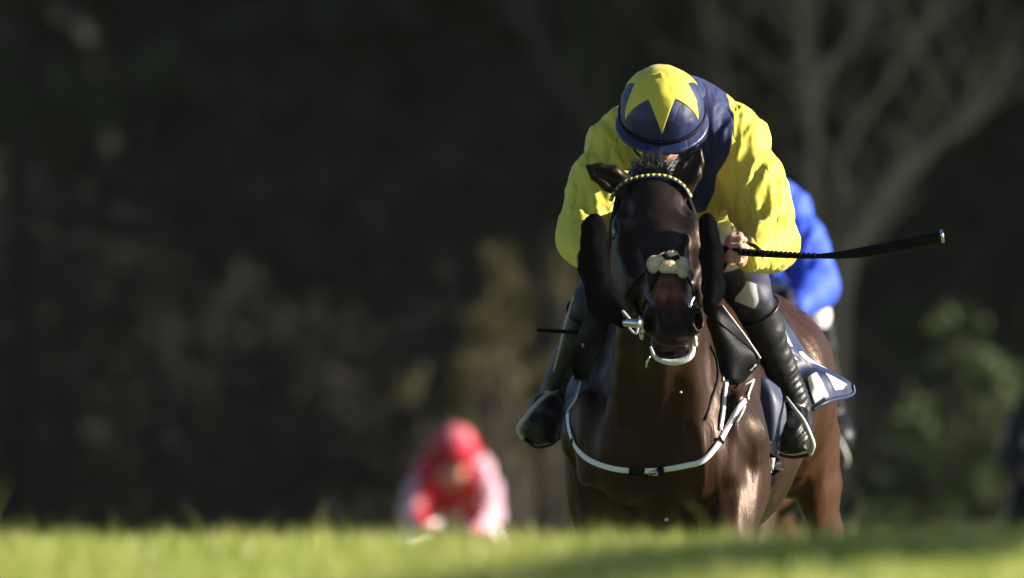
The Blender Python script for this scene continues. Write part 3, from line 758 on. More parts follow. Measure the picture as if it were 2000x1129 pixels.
for quad in ([(.22, .15), (.62, .20), (.60, .36), (.12, .38)], [(.10, .40), (.42, .38), (.38, .50), (.06, .48)], [(.66, .40), (.84, .37), (.98, .50), (.52, .52)],
             [(.30, .76), (.48, .72), (.54, .97), (.16, .97)], [(.62, .70), (.92, .82), (.84, .91), (.70, .93)]):
    sheet('number_patch', CR, M['white'], cloth, 36, .002, .013, quad, .003)
tube('hem', [W(1586, 801, 1.37), W(1618, 784, 1.41), W(1664, 771, 1.595), W(1666, 752, 1.62)], .005, M['navy_cloth'], cloth, 6, 20)
sheet('cloth_front', [[W(1468, 738, 1.02), W(1496, 738, 1.02), W(1524, 758, 1.06)], [W(1482, 780, 1.0), W(1510, 780, 1.0), W(1536, 805, 1.04)], [W(1494, 840, 1.0), W(1512, 850, 1.0), W(1530, 858, 1.03)], [W(1498, 905, 1.0), W(1504, 910, 1.0), W(1512, 912, 1.02)]], M['navy_cloth'], cloth, 24, .004, .003)
sheet('cloth_front', [[W(1128, 715, 1.02), W(1136, 712, 1.0), W(1146, 716, .98)], [W(1108, 755, 1.05), W(1120, 750, 1.02), W(1136, 755, .99)], [W(1100, 800, 1.06), W(1112, 805, 1.02), W(1124, 800, 1.0)], [W(1102, 835, 1.06), W(1108, 840, 1.03), W(1114, 835, 1.02)]], M['navy_cloth'], cloth, 24, .004, .003)

# ------------------------------------------------------------------ riders
MAIN = dict(head=W(1293, 227, .80), neck=W(1312, 250, .95), chest=W(1328, 285, 1.08), waist=W(1338, 300, 1.32), pelvis=W(1345, 310, 1.56),
            shL=W(1214, 300, .98), shR=W(1434, 290, .98), elL=W(1142, 458, .86), elR=W(1506, 470, .84),
            wrL=W(1152, 506, .70), wrR=W(1466, 503, .66), haL=W(1184, 502, .60), haR=W(1427, 490, .57),
            hpL=W(1275, 345, 1.55), hpR=W(1405, 340, 1.55), knL=W(1164, 592, 1.12), knR=W(1464, 580, 1.10),
            anL=W(1080, 765, 1.30), anR=W(1560, 795, 1.30), toL=W(1052, 828, 1.10), toR=W(1546, 845, 1.10),
            pole=V(-.02, -.64, .77), look=V(0, -.77, -.64))
def hand(g, c, wr, sg, vox_k=.006):
    """Closed fist: palm, four curled fingers of unequal length, thumb from the side of the palm, round a grip along x."""
    d = c - wr; d /= np.linalg.norm(d)
    up = V(0, 0, 1) - d*d[2]; up /= np.linalg.norm(up); fw = np.cross(up, d); 
    if fw[1] > 0: fw = -fw                                     # towards the camera
    g.seg(wr, wr + d*.05, (.026, .022), (.036, .018), up, .01)
    g.ell(c - d*.012 + fw*(-.006), (.040, .016, .038), [d, fw, up], .008)
    for k, (o, ln) in enumerate([(.030, .95), (.010, 1.05), (-.010, 1.0), (-.029, .82)]):
        k0 = c + d*.016 + up*o
        k1 = k0 + d*.016*ln + fw*.018
        k2 = k1 + fw*.022*ln - d*.010
        k3 = k2 - d*.024*ln + fw*.002
        g.chain([k0, k1, k2, k3], [.0100, .0098, .0090, .0078], up, .004)
    t0 = c - d*.026 + up*.026
    g.chain([t0, t0 + d*.018 + up*.016 + fw*.018, t0 + d*.040 + up*.012 + fw*.034], [.0125, .0105, .0090], up, .006)
def person_mesh(name, J, c=1.0):
    allp = np.array([J[k] for k in J if k not in ('pole', 'look', 'slim')])
    lo, hi = allp.min(0) - .22, allp.max(0) + .22
    hx = [(J['haR'][0]-.09, J['haR'][0]+.07, .0042*c), (J['haL'][0]-.07, J['haL'][0]+.07, .0042*c)]
    hy = [(min(J['haR'][1], J['haL'][1])-.08, J['haR'][1]+.06, .0045*c)]; hz = [(J['haR'][2]-.08, J['haR'][2]+.08, .0042*c)]
    g = Sculpt(grid(lo[0], hi[0], .012*c, hx), grid(lo[1], hi[1], .013*c, hy), grid(lo[2], hi[2], .012*c, hz))
    X_ = V(1, 0, 0)
    g.chain([J['neck'], J['chest'], J['waist'], J['pelvis']], [(.12, .09), (.165, .115), (.135, .10), (.155, .12)], X_, .06)
    hd = J['head']; lk = J['look']/np.linalg.norm(J['look']); pl = J['pole'] - lk*J['pole'].dot(lk); pl /= np.linalg.norm(pl); sx = np.cross(lk, pl)
    F = lambda a, b, cc: hd + sx*a + pl*b + lk*cc                # right, up, forward of the face
    g.seg(J['neck'], F(0, -.06, -.02), .058, .055, X_, .03)
    g.ell(F(0, .02, -.01), (.078, .105, .098), [sx, pl, lk], .02)
    g.ell(F(0, -.065, .035), (.052, .055, .06), [sx, pl, lk], .025)
    g.ell(F(0, -.105, .062), (.024, .02, .02), [sx, pl, lk], .02)
    g.chain([F(0, .02, .092), F(0, -.022, .118)], [.009, .015], sx, .01)
    for s2 in (-1, 1):
        g.ell(F(s2*.032, .016, .098), (.017, .011, .012), [sx, pl, lk], .008, 'sub')
        g.ell(F(s2*.031, .016, .088), (.013, .011, .012), [sx, pl, lk], .003)
        g.ell(F(s2*.080, 0, 0), (.008, .030, .018), [sx, pl, lk], .006)
        g.ell(F(s2*.04, -.03, .07), (.02, .02, .02), [sx, pl, lk], .02)
    g.ell(F(0, -.062, .098), (.026, .010, .012), [sx, pl, lk], .006)
    g.ell(F(0, -.062, .110), (.024, .0025, .008), [sx, pl, lk], .003, 'sub')
    for q, sg in (('L', -1), ('R', 1)):
        g.chain([J['chest'] + (J['sh'+q] - J['chest'])*.45, J['sh'+q], J['el'+q], J['wr'+q]], [.085, .058, .040, .025], X_, .03)
        g.chain([J['hp'+q], J['kn'+q], J['an'+q]], [.080, .046, .026], X_, .02)
        g.chain([J['an'+q], J['to'+q]], [.024, .022], X_, .012)
        hand(g, J['ha'+q], J['wr'+q], sg)
    return g.mesh(name)
def silk_folds(v, J, amp):
    # long folds hung from the shoulders and bunched in the crook of each elbow
    d = np.zeros(len(v))
    for q, sg in (('L', -1), ('R', 1)):
        a, b_, w = J['sh'+q], J['el'+q], J['wr'+q]
        ab = b_ - a; L = np.linalg.norm(ab); e = ab/L
        t = (v - a) @ e
        rad = v - a - t[:, None]*e
        side_ = np.cross(e, V(0, 1, 0)); side_ /= np.linalg.norm(side_); oth = np.cross(e, side_)
        ph = np.stack([rad @ side_, rad @ oth, t], 1)
        warp = fbm(v, 7, 2, sg*3.0)
        # diagonal folds: sharp crests along a direction that winds round the sleeve
        rn = np.linalg.norm(rad, axis=1)
        A_ = ph[:, 0]*sg; T_ = ph[:, 2]
        for ang_, fx, fy, am, of in ((.80, 34, 4.5, 1.0, 1.0), (.45, 50, 6.0, .55, 5.0), (1.15, 42, 5.0, .6, 8.0)):
            ca_, sa_ = math.cos(ang_), math.sin(ang_)
            u1 = A_*sa_ + T_*ca_; u2 = -T_*sa_ + A_*ca_
            q_ = np.stack([u1*fx + warp*.25, u2*fy, ph[:, 1]*fy*1.5], 1)
            f1 = (1 - np.abs(noise(q_, 1.0, of)))**5 - .28
            wgt = np.clip((T_ + .16)/.08, 0, 1)*np.clip((L + .06 - T_)/.10, 0, 1)*np.clip((.17 - rn)/.03, 0, 1)
            d += wgt*f1*amp*am
        # forearm: bunched rings
        ew = w - b_; Le = np.linalg.norm(ew); e2 = ew/Le; t2 = (v - b_) @ e2
        near_ = np.clip((.125 - np.linalg.norm(v - b_ - np.clip(t2, 0, Le)[:, None]*e2, axis=1))/.03, 0, 1)
        q_ = np.stack([t2*26 + warp*.3, (v[:, 2])*5, v[:, 1]*5], 1)
        d += near_*np.clip((t2 + .02)/.05, 0, 1)*((1 - np.abs(noise(q_, 1.0, 3.0)))**3 - .45)*amp*.6
    torso = np.exp(-((v[:, 0] - J['chest'][0])/.11)**4)
    d += torso*amp*.6*((1 - np.abs(noise(np.stack([v[:, 0]*26 + fbm(v, 6, 2)*.8, v[:, 1]*7, v[:, 2]*9], 1), 1.0, 2.0)))**3 - .45)
    return d
def relax(me, d, it):
    E = np.zeros(len(me.edges)*2, np.int32); me.edges.foreach_get('vertices', E); E = E.reshape(-1, 2)
    deg = np.bincount(E.ravel(), minlength=len(d)).astype(float) + 1
    for _ in range(it):
        d = (d + np.bincount(E[:, 0], d[E[:, 1]], len(d)) + np.bincount(E[:, 1], d[E[:, 0]], len(d)))/deg
    return d
def jacket_mesh(name, J, vox=.0075, amp=.010, seam=None, bag=True):
    sc_ = J.get('slim', 1.0)
    allp = np.array([J[k] for k in ('shL', 'shR', 'elL', 'elR', 'wrL', 'wrR', 'pelvis', 'neck')])
    lo, hi = allp.min(0) - .17, allp.max(0) + .17; lo[2] -= .12
    g = Sculpt(grid(lo[0], hi[0], vox), grid(lo[1], hi[1], vox*1.2), grid(lo[2], hi[2], vox))
    X_ = V(1, 0, 0)
    g.chain([J['neck'] + V(.012, .0, .03), J['chest'] + V(0, 0, .02), J['waist'], J['pelvis'] + V(0, -.08, 0)], [(.125*sc_, .115*sc_), (.175*sc_, .150*sc_), (.165*sc_, .145*sc_), (.15*sc_, .13*sc_)], X_, .06)
    for q, sg in (('L', -1), ('R', 1)):
        sh, el, wr = J['sh'+q], J['el'+q], J['wr'+q]
        g.chain([J['neck'] + V(sg*.03, .03, .03), sh + V(sg*-.01, 0, .02)], [.080*sc_, .088*sc_], X_, .07)
        m_ = (sh + el)/2
        g.chain([sh, m_ + V(sg*.010, 0, .005), el + V(0, 0, -.005)], [.086*sc_, .080*sc_, .073*sc_], X_, .06)
        g.chain([el, el + (wr-el)*.5, wr + (wr-el)*.04], [.072*sc_, .060*sc_, .037], X_, .03)
        g.ell(el + V(sg*-.005, 0, -.015), (.066*sc_, .07*sc_, .068*sc_), None, .03)
        g.ell(J['chest'] + V(sg*.085, -.02, -.09), (.085*sc_, .13*sc_, .12*sc_), None, .05)
    g.ell(J['waist'] + V(.11, -.16, -.10), (.07, .10, .10), None, .05)
    me = g.mesh(name); v = verts(me); n = normals(me)
    d = relax(me, silk_folds(v, J, amp), 2)
    put_verts(me, v + n*d[:, None])
    set_attr(me, 'seam', seam(v) if seam else np.ones(len(v)))
    return me
# yellow and navy seams of the leading rider's jacket (positive = yellow)
def main_seam(v):
    k = (DIST + v[:, 1])/DIST
    px = v[:, 0]/k*S + 1000; py = 564.5 - (v[:, 2] - CZ)/k*S
    R_ = np.interp(py, [130, 178, 225, 255, 300, 345, 385, 415, 430], [1416, 1418, 1432, 1434, 1424, 1404, 1390, 1378, 1240])
    L_ = np.interp(py, [130, 178, 255, 300, 345, 385, 415, 430], [1232, 1226, 1232, 1255, 1262, 1268, 1272, 1380])
    return np.maximum(px - R_, L_ - px)/S + .0015*noise(v, 30)
def boot_mesh(name, J, q, vox=.006, amp=.0035):
    sg = -1 if q == 'L' else 1
    kn, an, to = J['kn'+q], J['an'+q], J['to'+q]
    P = np.array([kn, an, to]); lo, hi = P.min(0) - .12, P.max(0) + .12
    g = Sculpt(grid(lo[0], hi[0], vox), grid(lo[1], hi[1], vox*1.3), grid(lo[2], hi[2], vox))
    a = kn + (an-kn)*.06
    g.chain([a, kn + (an-kn)*.30, kn + (an-kn)*.62, an], [(.056, .060), (.051, .058), (.042, .050), (.035, .042)], V(1, 0, 0), .012)
    # foot pointing forwards, toe cap
    heel = an + V(0, .05, -.055)
    g.chain([heel, an + (to-an)*.5 + V(0, 0, -.01), to], [(.034, .035), (.040, .042), (.050, .042)], V(1, 0, 0), .03)
    g.ell(to + V(0, -.03, -.008), (.050, .055, .050), None, .02)
    g.seg(heel + V(0, 0, -.03), to + V(0, -.05, -.045), (.036, .008), (.045, .008), V(1, 0, 0), .006)
    # cut open at the knee
    e = (an-kn)/np.linalg.norm(an-kn)
    g.ell(kn - e*.05, (.05, .05, .045), None, .004, 'sub')
    me = g.mesh(name); v = verts(me); n = normals(me)
    L = np.linalg.norm(an-kn); t = (v - kn) @ e / L
    f = np.sin(t*L*2*np.pi/.020 + 1.6*noise(v, 12)) * np.exp(-((t - .80)/.16)**2) * amp*1.0 + np.sin(t*L*2*np.pi/.05 + 2*noise(v, 9))*np.exp(-((t-.48)/.18)**2)*amp*.5
    step = np.where(t < .36, .004, 0)
    put_verts(me, v + n*(f + step + .001*fbm(v, 20, 2))[:, None])
    return me
def breeches_mesh(name, J, vox=.008):
    P = np.array([J['hpL'], J['hpR'], J['knL'], J['knR'], J['pelvis']]); lo, hi = P.min(0) - .17, P.max(0) + .17
    g = Sculpt(grid(lo[0], hi[0], vox), grid(lo[1], hi[1], vox*1.3), grid(lo[2], hi[2], vox))
    for q in 'LR':
        g.chain([J['hp'+q], J['hp'+q]*.5 + J['kn'+q]*.5 + V(0, 0, -.01), J['kn'+q], J['kn'+q] + (J['an'+q]-J['kn'+q])*.12], [.112, .082, .058, .044], V(1, 0, 0), .03)
    g.ell(J['pelvis'] + V(0, 0, -.01), (.17, .14, .13), None, .05)
    me = g.mesh(name); v = verts(me); n = normals(me)
    put_verts(me, v + n*(.004*ridge(v, 17, 5.0) + .0015*fbm(v, 40, 2))[:, None])
    # navy knee band, carried up the right thigh as painted shade
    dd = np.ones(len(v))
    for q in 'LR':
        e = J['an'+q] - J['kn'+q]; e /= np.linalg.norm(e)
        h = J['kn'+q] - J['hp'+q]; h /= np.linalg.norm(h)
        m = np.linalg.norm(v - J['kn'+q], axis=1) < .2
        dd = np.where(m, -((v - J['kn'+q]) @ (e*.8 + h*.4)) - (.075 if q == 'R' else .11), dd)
    c_ = W(1461, 574, 1.03); dx_ = v[:, 0]-c_[0]; dz_ = v[:, 2]-c_[2]  # white lozenge painted in for the sunlit part of that thigh
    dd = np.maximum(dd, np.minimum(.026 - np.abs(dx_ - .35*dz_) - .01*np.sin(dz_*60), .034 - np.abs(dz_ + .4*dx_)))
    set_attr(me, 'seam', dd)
    return me
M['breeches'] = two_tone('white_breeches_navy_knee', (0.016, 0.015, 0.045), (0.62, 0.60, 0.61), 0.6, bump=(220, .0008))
M['breeches_plain'] = two_tone('plain_white_breeches', (0.72, 0.70, 0.70), (0.72, 0.70, 0.70), 0.6)

def cap_parts(J, cap_m, star_m, parent, brim_m, res=1.0, star=True, goggles=True):
    hd = J['head']; pl = J['pole']/np.linalg.norm(J['pole'])
    lk = J['look'] - pl*J['look'].dot(pl); lk /= np.linalg.norm(lk); sx = np.cross(pl, lk)
    if sx[0] < 0: sx = -sx
    C = hd + pl*.016
    R = (.114, .126, .124)                                    # side, front-back, height
    def S_(A, B, lift=0.0):
        d = np.stack([np.sin(A)*np.sin(B), np.sin(A)*np.cos(B), np.cos(A)], -1)     # side, front, up
        p = d * (np.array(R) + lift)
        P = C + p[..., 0:1]*sx + p[..., 1:2]*lk + p[..., 2:3]*pl
        sh = P.shape; f = P.reshape(-1, 3); nn = (d[..., 0:1]*sx + d[..., 1:2]*lk + d[..., 2:3]*pl).reshape(-1, 3)
        w = .0022*ridge(f, 17, 1.0) + .0010*fbm(f, 40, 2)
        return (f + nn*w[:, None]).reshape(sh)
    n = 72
    A, B = np.meshgrid(np.linspace(.001, math.radians(104), 40), np.linspace(0, 2*np.pi, n, endpoint=False), indexing='ij')
    P = S_(A, B).reshape(-1, 3)
    q = [(i*n+j, (i+1)*n+j, (i+1)*n+(j+1) % n, i*n+(j+1) % n) for i in range(39) for j in range(n)]
    cap = link('cap', mesh_np('cap', P, q), cap_m, parent)
    if star:
        K = 6; nb_ = 144; na = 20
        B = np.linspace(0, 2*np.pi, nb_, endpoint=False)
        ph = (B*K/(2*np.pi)) % 1.0; tri = np.abs(ph - .5)*2           # 1 at tips, 0 at notches
        # straight edged star: interpolate in the tangent plane
        rt, rn = math.radians(80), math.radians(38)
        half = np.pi/K; ang = (1 - tri)*half
        # line from tip (rt at angle 0) to notch (rn at angle half)
        x1, y1, x2, y2 = rt, 0, rn*math.cos(half), rn*math.sin(half)
        rad = (x1*y2 - x2*y1)/(np.cos(ang)*(y2-y1) - np.sin(ang)*(x2-x1))
        fr = np.linspace(.001, 1, na)
        A2 = fr[:, None]*rad[None, :]; B2 = np.broadcast_to(B, A2.shape)
        P = S_(A2, B2, .0016).reshape(-1, 3); P2 = S_(A2[-1:], B2[-1:], -.001).reshape(-1, 3)
        q = [(i*nb_+j, (i+1)*nb_+j, (i+1)*nb_+(j+1) % nb_, i*nb_+(j+1) % nb_) for i in range(na-1) for j in range(nb_)]
        q += [((na-1)*nb_+j, na*nb_+j, na*nb_+(j+1) % nb_, (na-1)*nb_+(j+1) % nb_) for j in range(nb_)]
        link('star', mesh_np('star', np.vstack([P, P2]), q), star_m, cap)
    ellipsoid('button', C + pl*(R[2]+.003), (.009, .009, .005), star_m if star else cap_m, cap, [sx, lk, pl], (12, 8))
    # peak
    B = np.linspace(-1.75, 1.75, 41); rows_ = []
    for tt_ in np.linspace(0, 1, 6):
        a0 = math.radians(94)
        ext = .026*tt_*np.cos(B/1.75*np.pi/2)**.6
        d = np.stack([math.sin(a0)*np.sin(B), math.sin(a0)*np.cos(B), math.cos(a0) + 0*B], -1)*np.array(R)
        p = C + (d[:, 0:1]*1.01 + ext[:, None]*np.sin(B)[:, None])*sx + (d[:, 1:2]*1.01 + ext[:, None]*np.cos(B)[:, None])*lk + (d[:, 2:3] - .012*tt_)*pl
        rows_.append(p)
    G = np.array(rows_); nr, nc = G.shape[:2]
    P = np.vstack([G.reshape(-1, 3), G.reshape(-1, 3) - pl*.005])
    q = []; N_ = nr*nc
    for i in range(nr-1):
        for j in range(nc-1):
            a, b_, c_, d_ = i*nc+j, i*nc+j+1, (i+1)*nc+j+1, (i+1)*nc+j
            q += [(a, b_, c_, d_), (a+N_, d_+N_, c_+N_, b_+N_)]
    q += [((nr-1)*nc+j, (nr-1)*nc+j+1, (nr-1)*nc+j+1+N_, (nr-1)*nc+j+N_) for j in range(nc-1)]
    link('peak', mesh_np('peak', P, q), brim_m, cap)
    # rim and goggle strap
    th = np.linspace(0, 2*np.pi, 49); a0 = math.radians(101)
    ring = [C + sx*R[0]*1.02*math.sin(a0)*math.sin(a) + lk*R[1]*1.02*math.sin(a0)*math.cos(a) + pl*R[2]*math.cos(a0) for a in th]
    tube('rim', ring, .005, brim_m, cap, 8, 0)
    a0 = math.radians(92)
    ring = [C + sx*R[0]*1.025*math.sin(a0)*math.sin(a) + lk*R[1]*1.025*math.sin(a0)*math.cos(a) + pl*R[2]*math.cos(a0) for a in np.linspace(0, 2*np.pi, 49)]
    tube('goggle_strap', ring, 1.0, M['leather'], cap, n=0, flat=(.002, .005), up=pl)
    if goggles:
        g0 = hd + lk*.092 - pl*.028
        gb = Bag()
        g = Sculpt(grid(g0[0]-.12, g0[0]+.12, .006), grid(g0[1]-.12, g0[1]+.12, .006), grid(g0[2]-.12, g0[2]+.12, .006))
        for s2 in (-1, 1): g.ell(g0 + sx*s2*.034, (.038, .022, .026), [sx, lk, pl], .012)
        link('goggles', g.mesh('goggles'), M['visor'], parent)
        tube('chin_strap', [hd + sx*.098 - pl*.02, hd + sx*.072 - pl*.10 + lk*.03, hd - pl*.135 + lk*.05, hd - sx*.072 - pl*.10 + lk*.03, hd - sx*.098 - pl*.02], 1.0, M['leather'], parent, flat=(.006, .002), n=24)
M['visor'] = mat('black_goggles', (0.008, 0.008, 0.009), 0.12, coat=.5)

def build_rider(J, label, mats, seam, fine=1.0, group='riders in the race', breeches='breeches', star=True):
    base = V(J['pelvis'][0], J['pelvis'][1]-.3, J['toL'][2]-.06)
    P = thing('person', label, 'person', base, group)
    link('body', person_mesh('person_body', J, fine), mats.get('skin', M['skin']), P)
    jk = link('jacket', jacket_mesh('jacket', J, .0052*fine, .0105, seam), mats['silk'], P)
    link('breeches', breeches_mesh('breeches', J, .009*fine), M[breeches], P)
    for q, sg in (('L', -1), ('R', 1)):
        bt = link('boot', boot_mesh('boot', J, q, .0062*fine, .0038 if q == 'R' else .0018), M['boot'], P)
        kn, an = J['kn'+q], J['an'+q]; e = (an-kn)/np.linalg.norm(an-kn)
        c = kn + e*.045
        a1 = np.cross(e, V(0, -1, 0)); a1 /= np.linalg.norm(a1); a2 = np.cross(e, a1)
        ring = [c + a1*.066*math.cos(a) + a2*.068*math.sin(a) for a in np.linspace(0, 2*np.pi, 33)]
        tube('boot_top', ring, .0042, M['boot'], bt, 8, 0)
        d = J['ha'+q] - J['wr'+q]; d /= np.linalg.norm(d); b1 = np.cross(d, V(0, 0, 1)); b1 /= np.linalg.norm(b1); b2 = np.cross(d, b1)
        for kk in range(3):
            cc = J['wr'+q] - d*(.004 - .011*kk)
            ring = [cc + b1*(.036-.002*kk)*math.cos(a) + b2*(.036-.002*kk)*math.sin(a) for a in np.linspace(0, 2*np.pi, 25)]
            tube('cuff', ring, .005, mats['cuff'] if kk == 0 else M['leather'], jk, 8, 0)
    cap_parts(J, mats['cap'], mats['star'], P, mats['cap'], star=star)
    return P
rider = build_rider(MAIN, 'crouching rider in yellow and navy silks with a yellow star on a navy cap', dict(silk=M['silk'], cap=M['navy'], star=M['yellow'], cuff=M['yellow']), main_seam)
# sponsor lettering on the thigh is too small to read: thin dark strokes on the white cloth
def stirrup(name, out_pix, in_pix, y, parent):
    st_ = tube(name, [W(a, b_, y + dy) for a, b_, dy in out_pix], [.0035, .0055, .0065, .0075, .0075, .006], M['pale'], parent, 8, 40)
    tube('iron_branch', [W(a, b_, y + dy) for a, b_, dy in in_pix], [.005, .004, .005, .0055], M['boot'], st_, 8, 30)
stirrup('stirrup_iron', [(1536, 776, .03), (1550, 796, .0), (1568, 820, -.01), (1581, 848, -.01), (1588, 870, .0), (1582, 888, .02)], [(1582, 888, .02), (1545, 893, .03), (1512, 880, .03), (1506, 845, .03), (1516, 806, .04), (1536, 776, .03)], 1.02, saddle)
stirrup('stirrup_iron', [(1090, 764, .03), (1068, 772, .0), (1046, 792, -.01), (1026, 816, -.01), (1013, 838, .0), (1022, 856, .02)], [(1022, 856, .02), (1050, 874, .03), (1086, 862, .03), (1100, 830, .03), (1102, 795, .04), (1090, 764, .03)], 1.02, saddle)
for q in 'LR':
    tube('stirrup_leather', [MAIN['hp'+q]*.3 + MAIN['kn'+q]*.7 + V(0, .05, -.04), MAIN['kn'+q]*.4 + MAIN['an'+q]*.6 + V((.03 if q == 'L' else -.03), .02, 0), MAIN['an'+q] + V((.03 if q == 'L' else -.03), -.03, .02)], 1.0, M['leather'], saddle, flat=(.010, .002), n=16)
# pale edge along the outer side of the left-hand boot
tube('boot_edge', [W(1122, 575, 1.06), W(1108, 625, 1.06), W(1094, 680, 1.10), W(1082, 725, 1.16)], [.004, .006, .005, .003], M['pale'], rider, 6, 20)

bme = [c for c in rider.children if c.name.startswith('breeches')][0].data
bq = np.zeros(len(bme.polygons)*4, np.int32); bme.polygons.foreach_get('vertices', bq)
bvh_b = BVHTree.FromPolygons([tuple(p) for p in verts(bme)], [tuple(int(i) for i in p) for p in bq.reshape(-1, 4)])
ink = mat('ink_print', (.06, .05, .05), .6); ib = Bag()
for strokes in ([(1440, 428), (1446, 424), (1450, 432), (1445, 440), (1438, 446)], [(1452, 420), (1457, 428), (1453, 438)], [(1436, 452), (1444, 448), (1449, 456), (1443, 464)],
                [(1452, 444), (1459, 442), (1461, 452), (1455, 459)], [(1447, 470), (1455, 464), (1462, 470), (1456, 478)], [(1430, 440), (1432, 450), (1428, 458)]):
    pts = []
    for px, py in strokes:
        d = Vector(W(px, py, 0)) - CAM; d.normalize(); loc, nor, i_, ds = bvh_b.ray_cast(CAM, d)
        if loc is not None: pts.append(np.array(loc) + np.array(nor)*.001)
    if len(pts) > 2: ib.add(*tube_np(catmull(pts, 14), .0013, 5))
if ib.n: link('printed_lettering', ib.mesh('printed_lettering'), ink, rider)

# whip held in the right-hand fist
whip = thing('whip', 'black padded riding whip held level out to the right with a silver tipped end', 'whip', W(1430, 492, .52))
tube('handle', [W(1395, 483, .55), W(1430, 490, .535), W(1480, 495, .52), W(1560, 500, .50), W(1612, 500, .48)], [.010, .011, .0095, .0072, .0068], M['leather'], whip, 12, 40)
tube('pad', [W(1606, 500, .48), W(1640, 498, .475), W(1690, 492, .465), W(1760, 479, .45), W(1838, 462, .44)], [.0075, .0105, .0150, .0165, .0175], M['leather'], whip, 14, 40)
tube('end_cap', [W(1837, 462, .44), W(1843, 461, .44)], [.0182, .0178], M['metal'], whip, 16, 3)
bnd = []
for k in range(17):
    p = W(1445 + k*9, 492 + k*.48, .52 - k*.002)
    tube('binding', [p - V(.005, 0, .001), p + V(.005, 0, .001)], [.0098 - k*.00012]*2, M['leather'], whip, 10, 3)
stick = tube('stick', [W(1049, 645, 1.0), W(1075, 646, 1.02), W(1120, 649, 1.10), W(1160, 652, 1.2)], [.0048, .0055, .0055, .0055], M['leather'], None, 8, 20)
tag(stick, 'short thin dark stick end poking out beyond the left boot', 'stick')

# ------------------------------------------------------------------ following horses and riders
def copy_tree(o, parent=None, swap=None):
    c = o.copy(); col.objects.link(c)
    if parent is not None: c.parent = parent
    if c.type == 'MESH' and swap:
        for sl in c.material_slots:
            if sl.material and sl.material.name in swap:
                mm = swap[sl.material.name]; sl.link = 'OBJECT'; sl.material = mm
    for ch in list(o.children): copy_tree(ch, c, swap)
    return c
def shift(o, d): o.location = (o.location[0]+d[0], o.location[1]+d[1], o.location[2]+d[2])
M['coat2'] = M['coat']
blue_swap = {'silk_yellow_navy': M['blue'], 'navy_silk': M['blue'], 'yellow_silk': M['blue'], 'white_breeches_navy_knee': M['breeches_plain'], 'skin': M['navy']}
d_blue = (0.300, 14.0, -.145)
BLUE = {k_: (v_ if k_ in ('pole', 'look') else v_ + V(*d_blue)) for k_, v_ in MAIN.items()}
BLUE['knR'] = BLUE['knR'] + V(.055, 0, .075); BLUE['hpR'] = BLUE['hpR'] + V(.06, -.1, -.06); BLUE['knL'] = BLUE['knL'] - V(.05, 0, 0)
BLUE['elR'] = BLUE['elR'] + V(.01, 0, .03); BLUE['anR'] = BLUE['anR'] + V(.0, 0, .05); BLUE['toR'] = BLUE['toR'] + V(.03, 0, .05)
build_rider(BLUE, 'rider in royal blue silks and white breeches behind the leading rider', dict(silk=M['blue'], cap=M['blue'], star=M['blue'], cuff=M['navy'], skin=M['navy_dark']), None, 1.5, breeches='breeches_plain', star=False)
for src, lab in ((horse, 'dark horse half hidden behind the leading horse, under the royal blue rider'), (saddle, 'black saddle under the royal blue rider')):
    c = copy_tree(src, None, None); shift(c, d_blue); c['label'] = lab
    if src is horse: c.rotation_euler = (0, 0, math.radians(6)); c.location[0] -= .17
d_far = (2.06, 40.0, -.90)
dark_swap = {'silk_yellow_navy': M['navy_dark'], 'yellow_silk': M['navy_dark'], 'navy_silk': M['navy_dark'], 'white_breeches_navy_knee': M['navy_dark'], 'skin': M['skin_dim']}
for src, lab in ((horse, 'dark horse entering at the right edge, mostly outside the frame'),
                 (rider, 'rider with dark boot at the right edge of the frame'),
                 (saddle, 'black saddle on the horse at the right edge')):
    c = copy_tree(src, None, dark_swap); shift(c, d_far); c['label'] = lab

# the red rider far behind, head up, with hands low
def WR(px, py, y): return W(px, py, y)
yr = 55.0
K = (DIST + yr)/DIST
def Rj(px, py, dy): return W(px, py, yr + dy)
RED = dict(head=Rj(889, 884, -.02), neck=Rj(885, 925, .36), chest=Rj(882, 925, .48), waist=Rj(882, 950, .72), pelvis=Rj(882, 965, .95),
           shL=Rj(842, 925, .40), shR=Rj(930, 922, .40), elL=Rj(806, 1005, .30), elR=Rj(956, 1005, .30),
           wrL=Rj(830, 1042, .0), wrR=Rj(930, 1045, .0), haL=Rj(845, 1044, -.1), haR=Rj(915, 1046, -.1),
           hpL=Rj(855, 985, .95), hpR=Rj(910, 985, .95), knL=Rj(790, 1095, .5), knR=Rj(970, 1095, .5),
           anL=Rj(780, 1180, .7), anR=Rj(980, 1180, .7), toL=Rj(775, 1210, .5), toR=Rj(985, 1210, .5),
           pole=V(-.05, -.30, .95), look=V(-.05, -.95, -.30), slim=.86)
def red_seam(v):
    cx = RED['chest'][0]
    return (np.abs(v[:, 0] - cx + .01) - .162) + .03*np.sin(v[:, 2]*62)
red = build_rider(RED, 'distant rider in red silks with pale sleeves and a red cap', dict(silk=M['red'], cap=M['redcap'], star=M['pinkstar'], cuff=M['red']), red_seam, 1.6, breeches='breeches_plain')
hm2, hf2 = horse_mesh('horse_body_low', 2.4, .52)
horse2 = thing('race_horse', 'horse stretching its neck low under the distant red rider', 'horse', (0, 0, 0), 'horses in the race')
h2 = link('body', hm2, M['coat'], horse2)
horse2.location = (RED['pelvis'][0] - .50, yr - .90, RED['pelvis'][2] - 1.86)

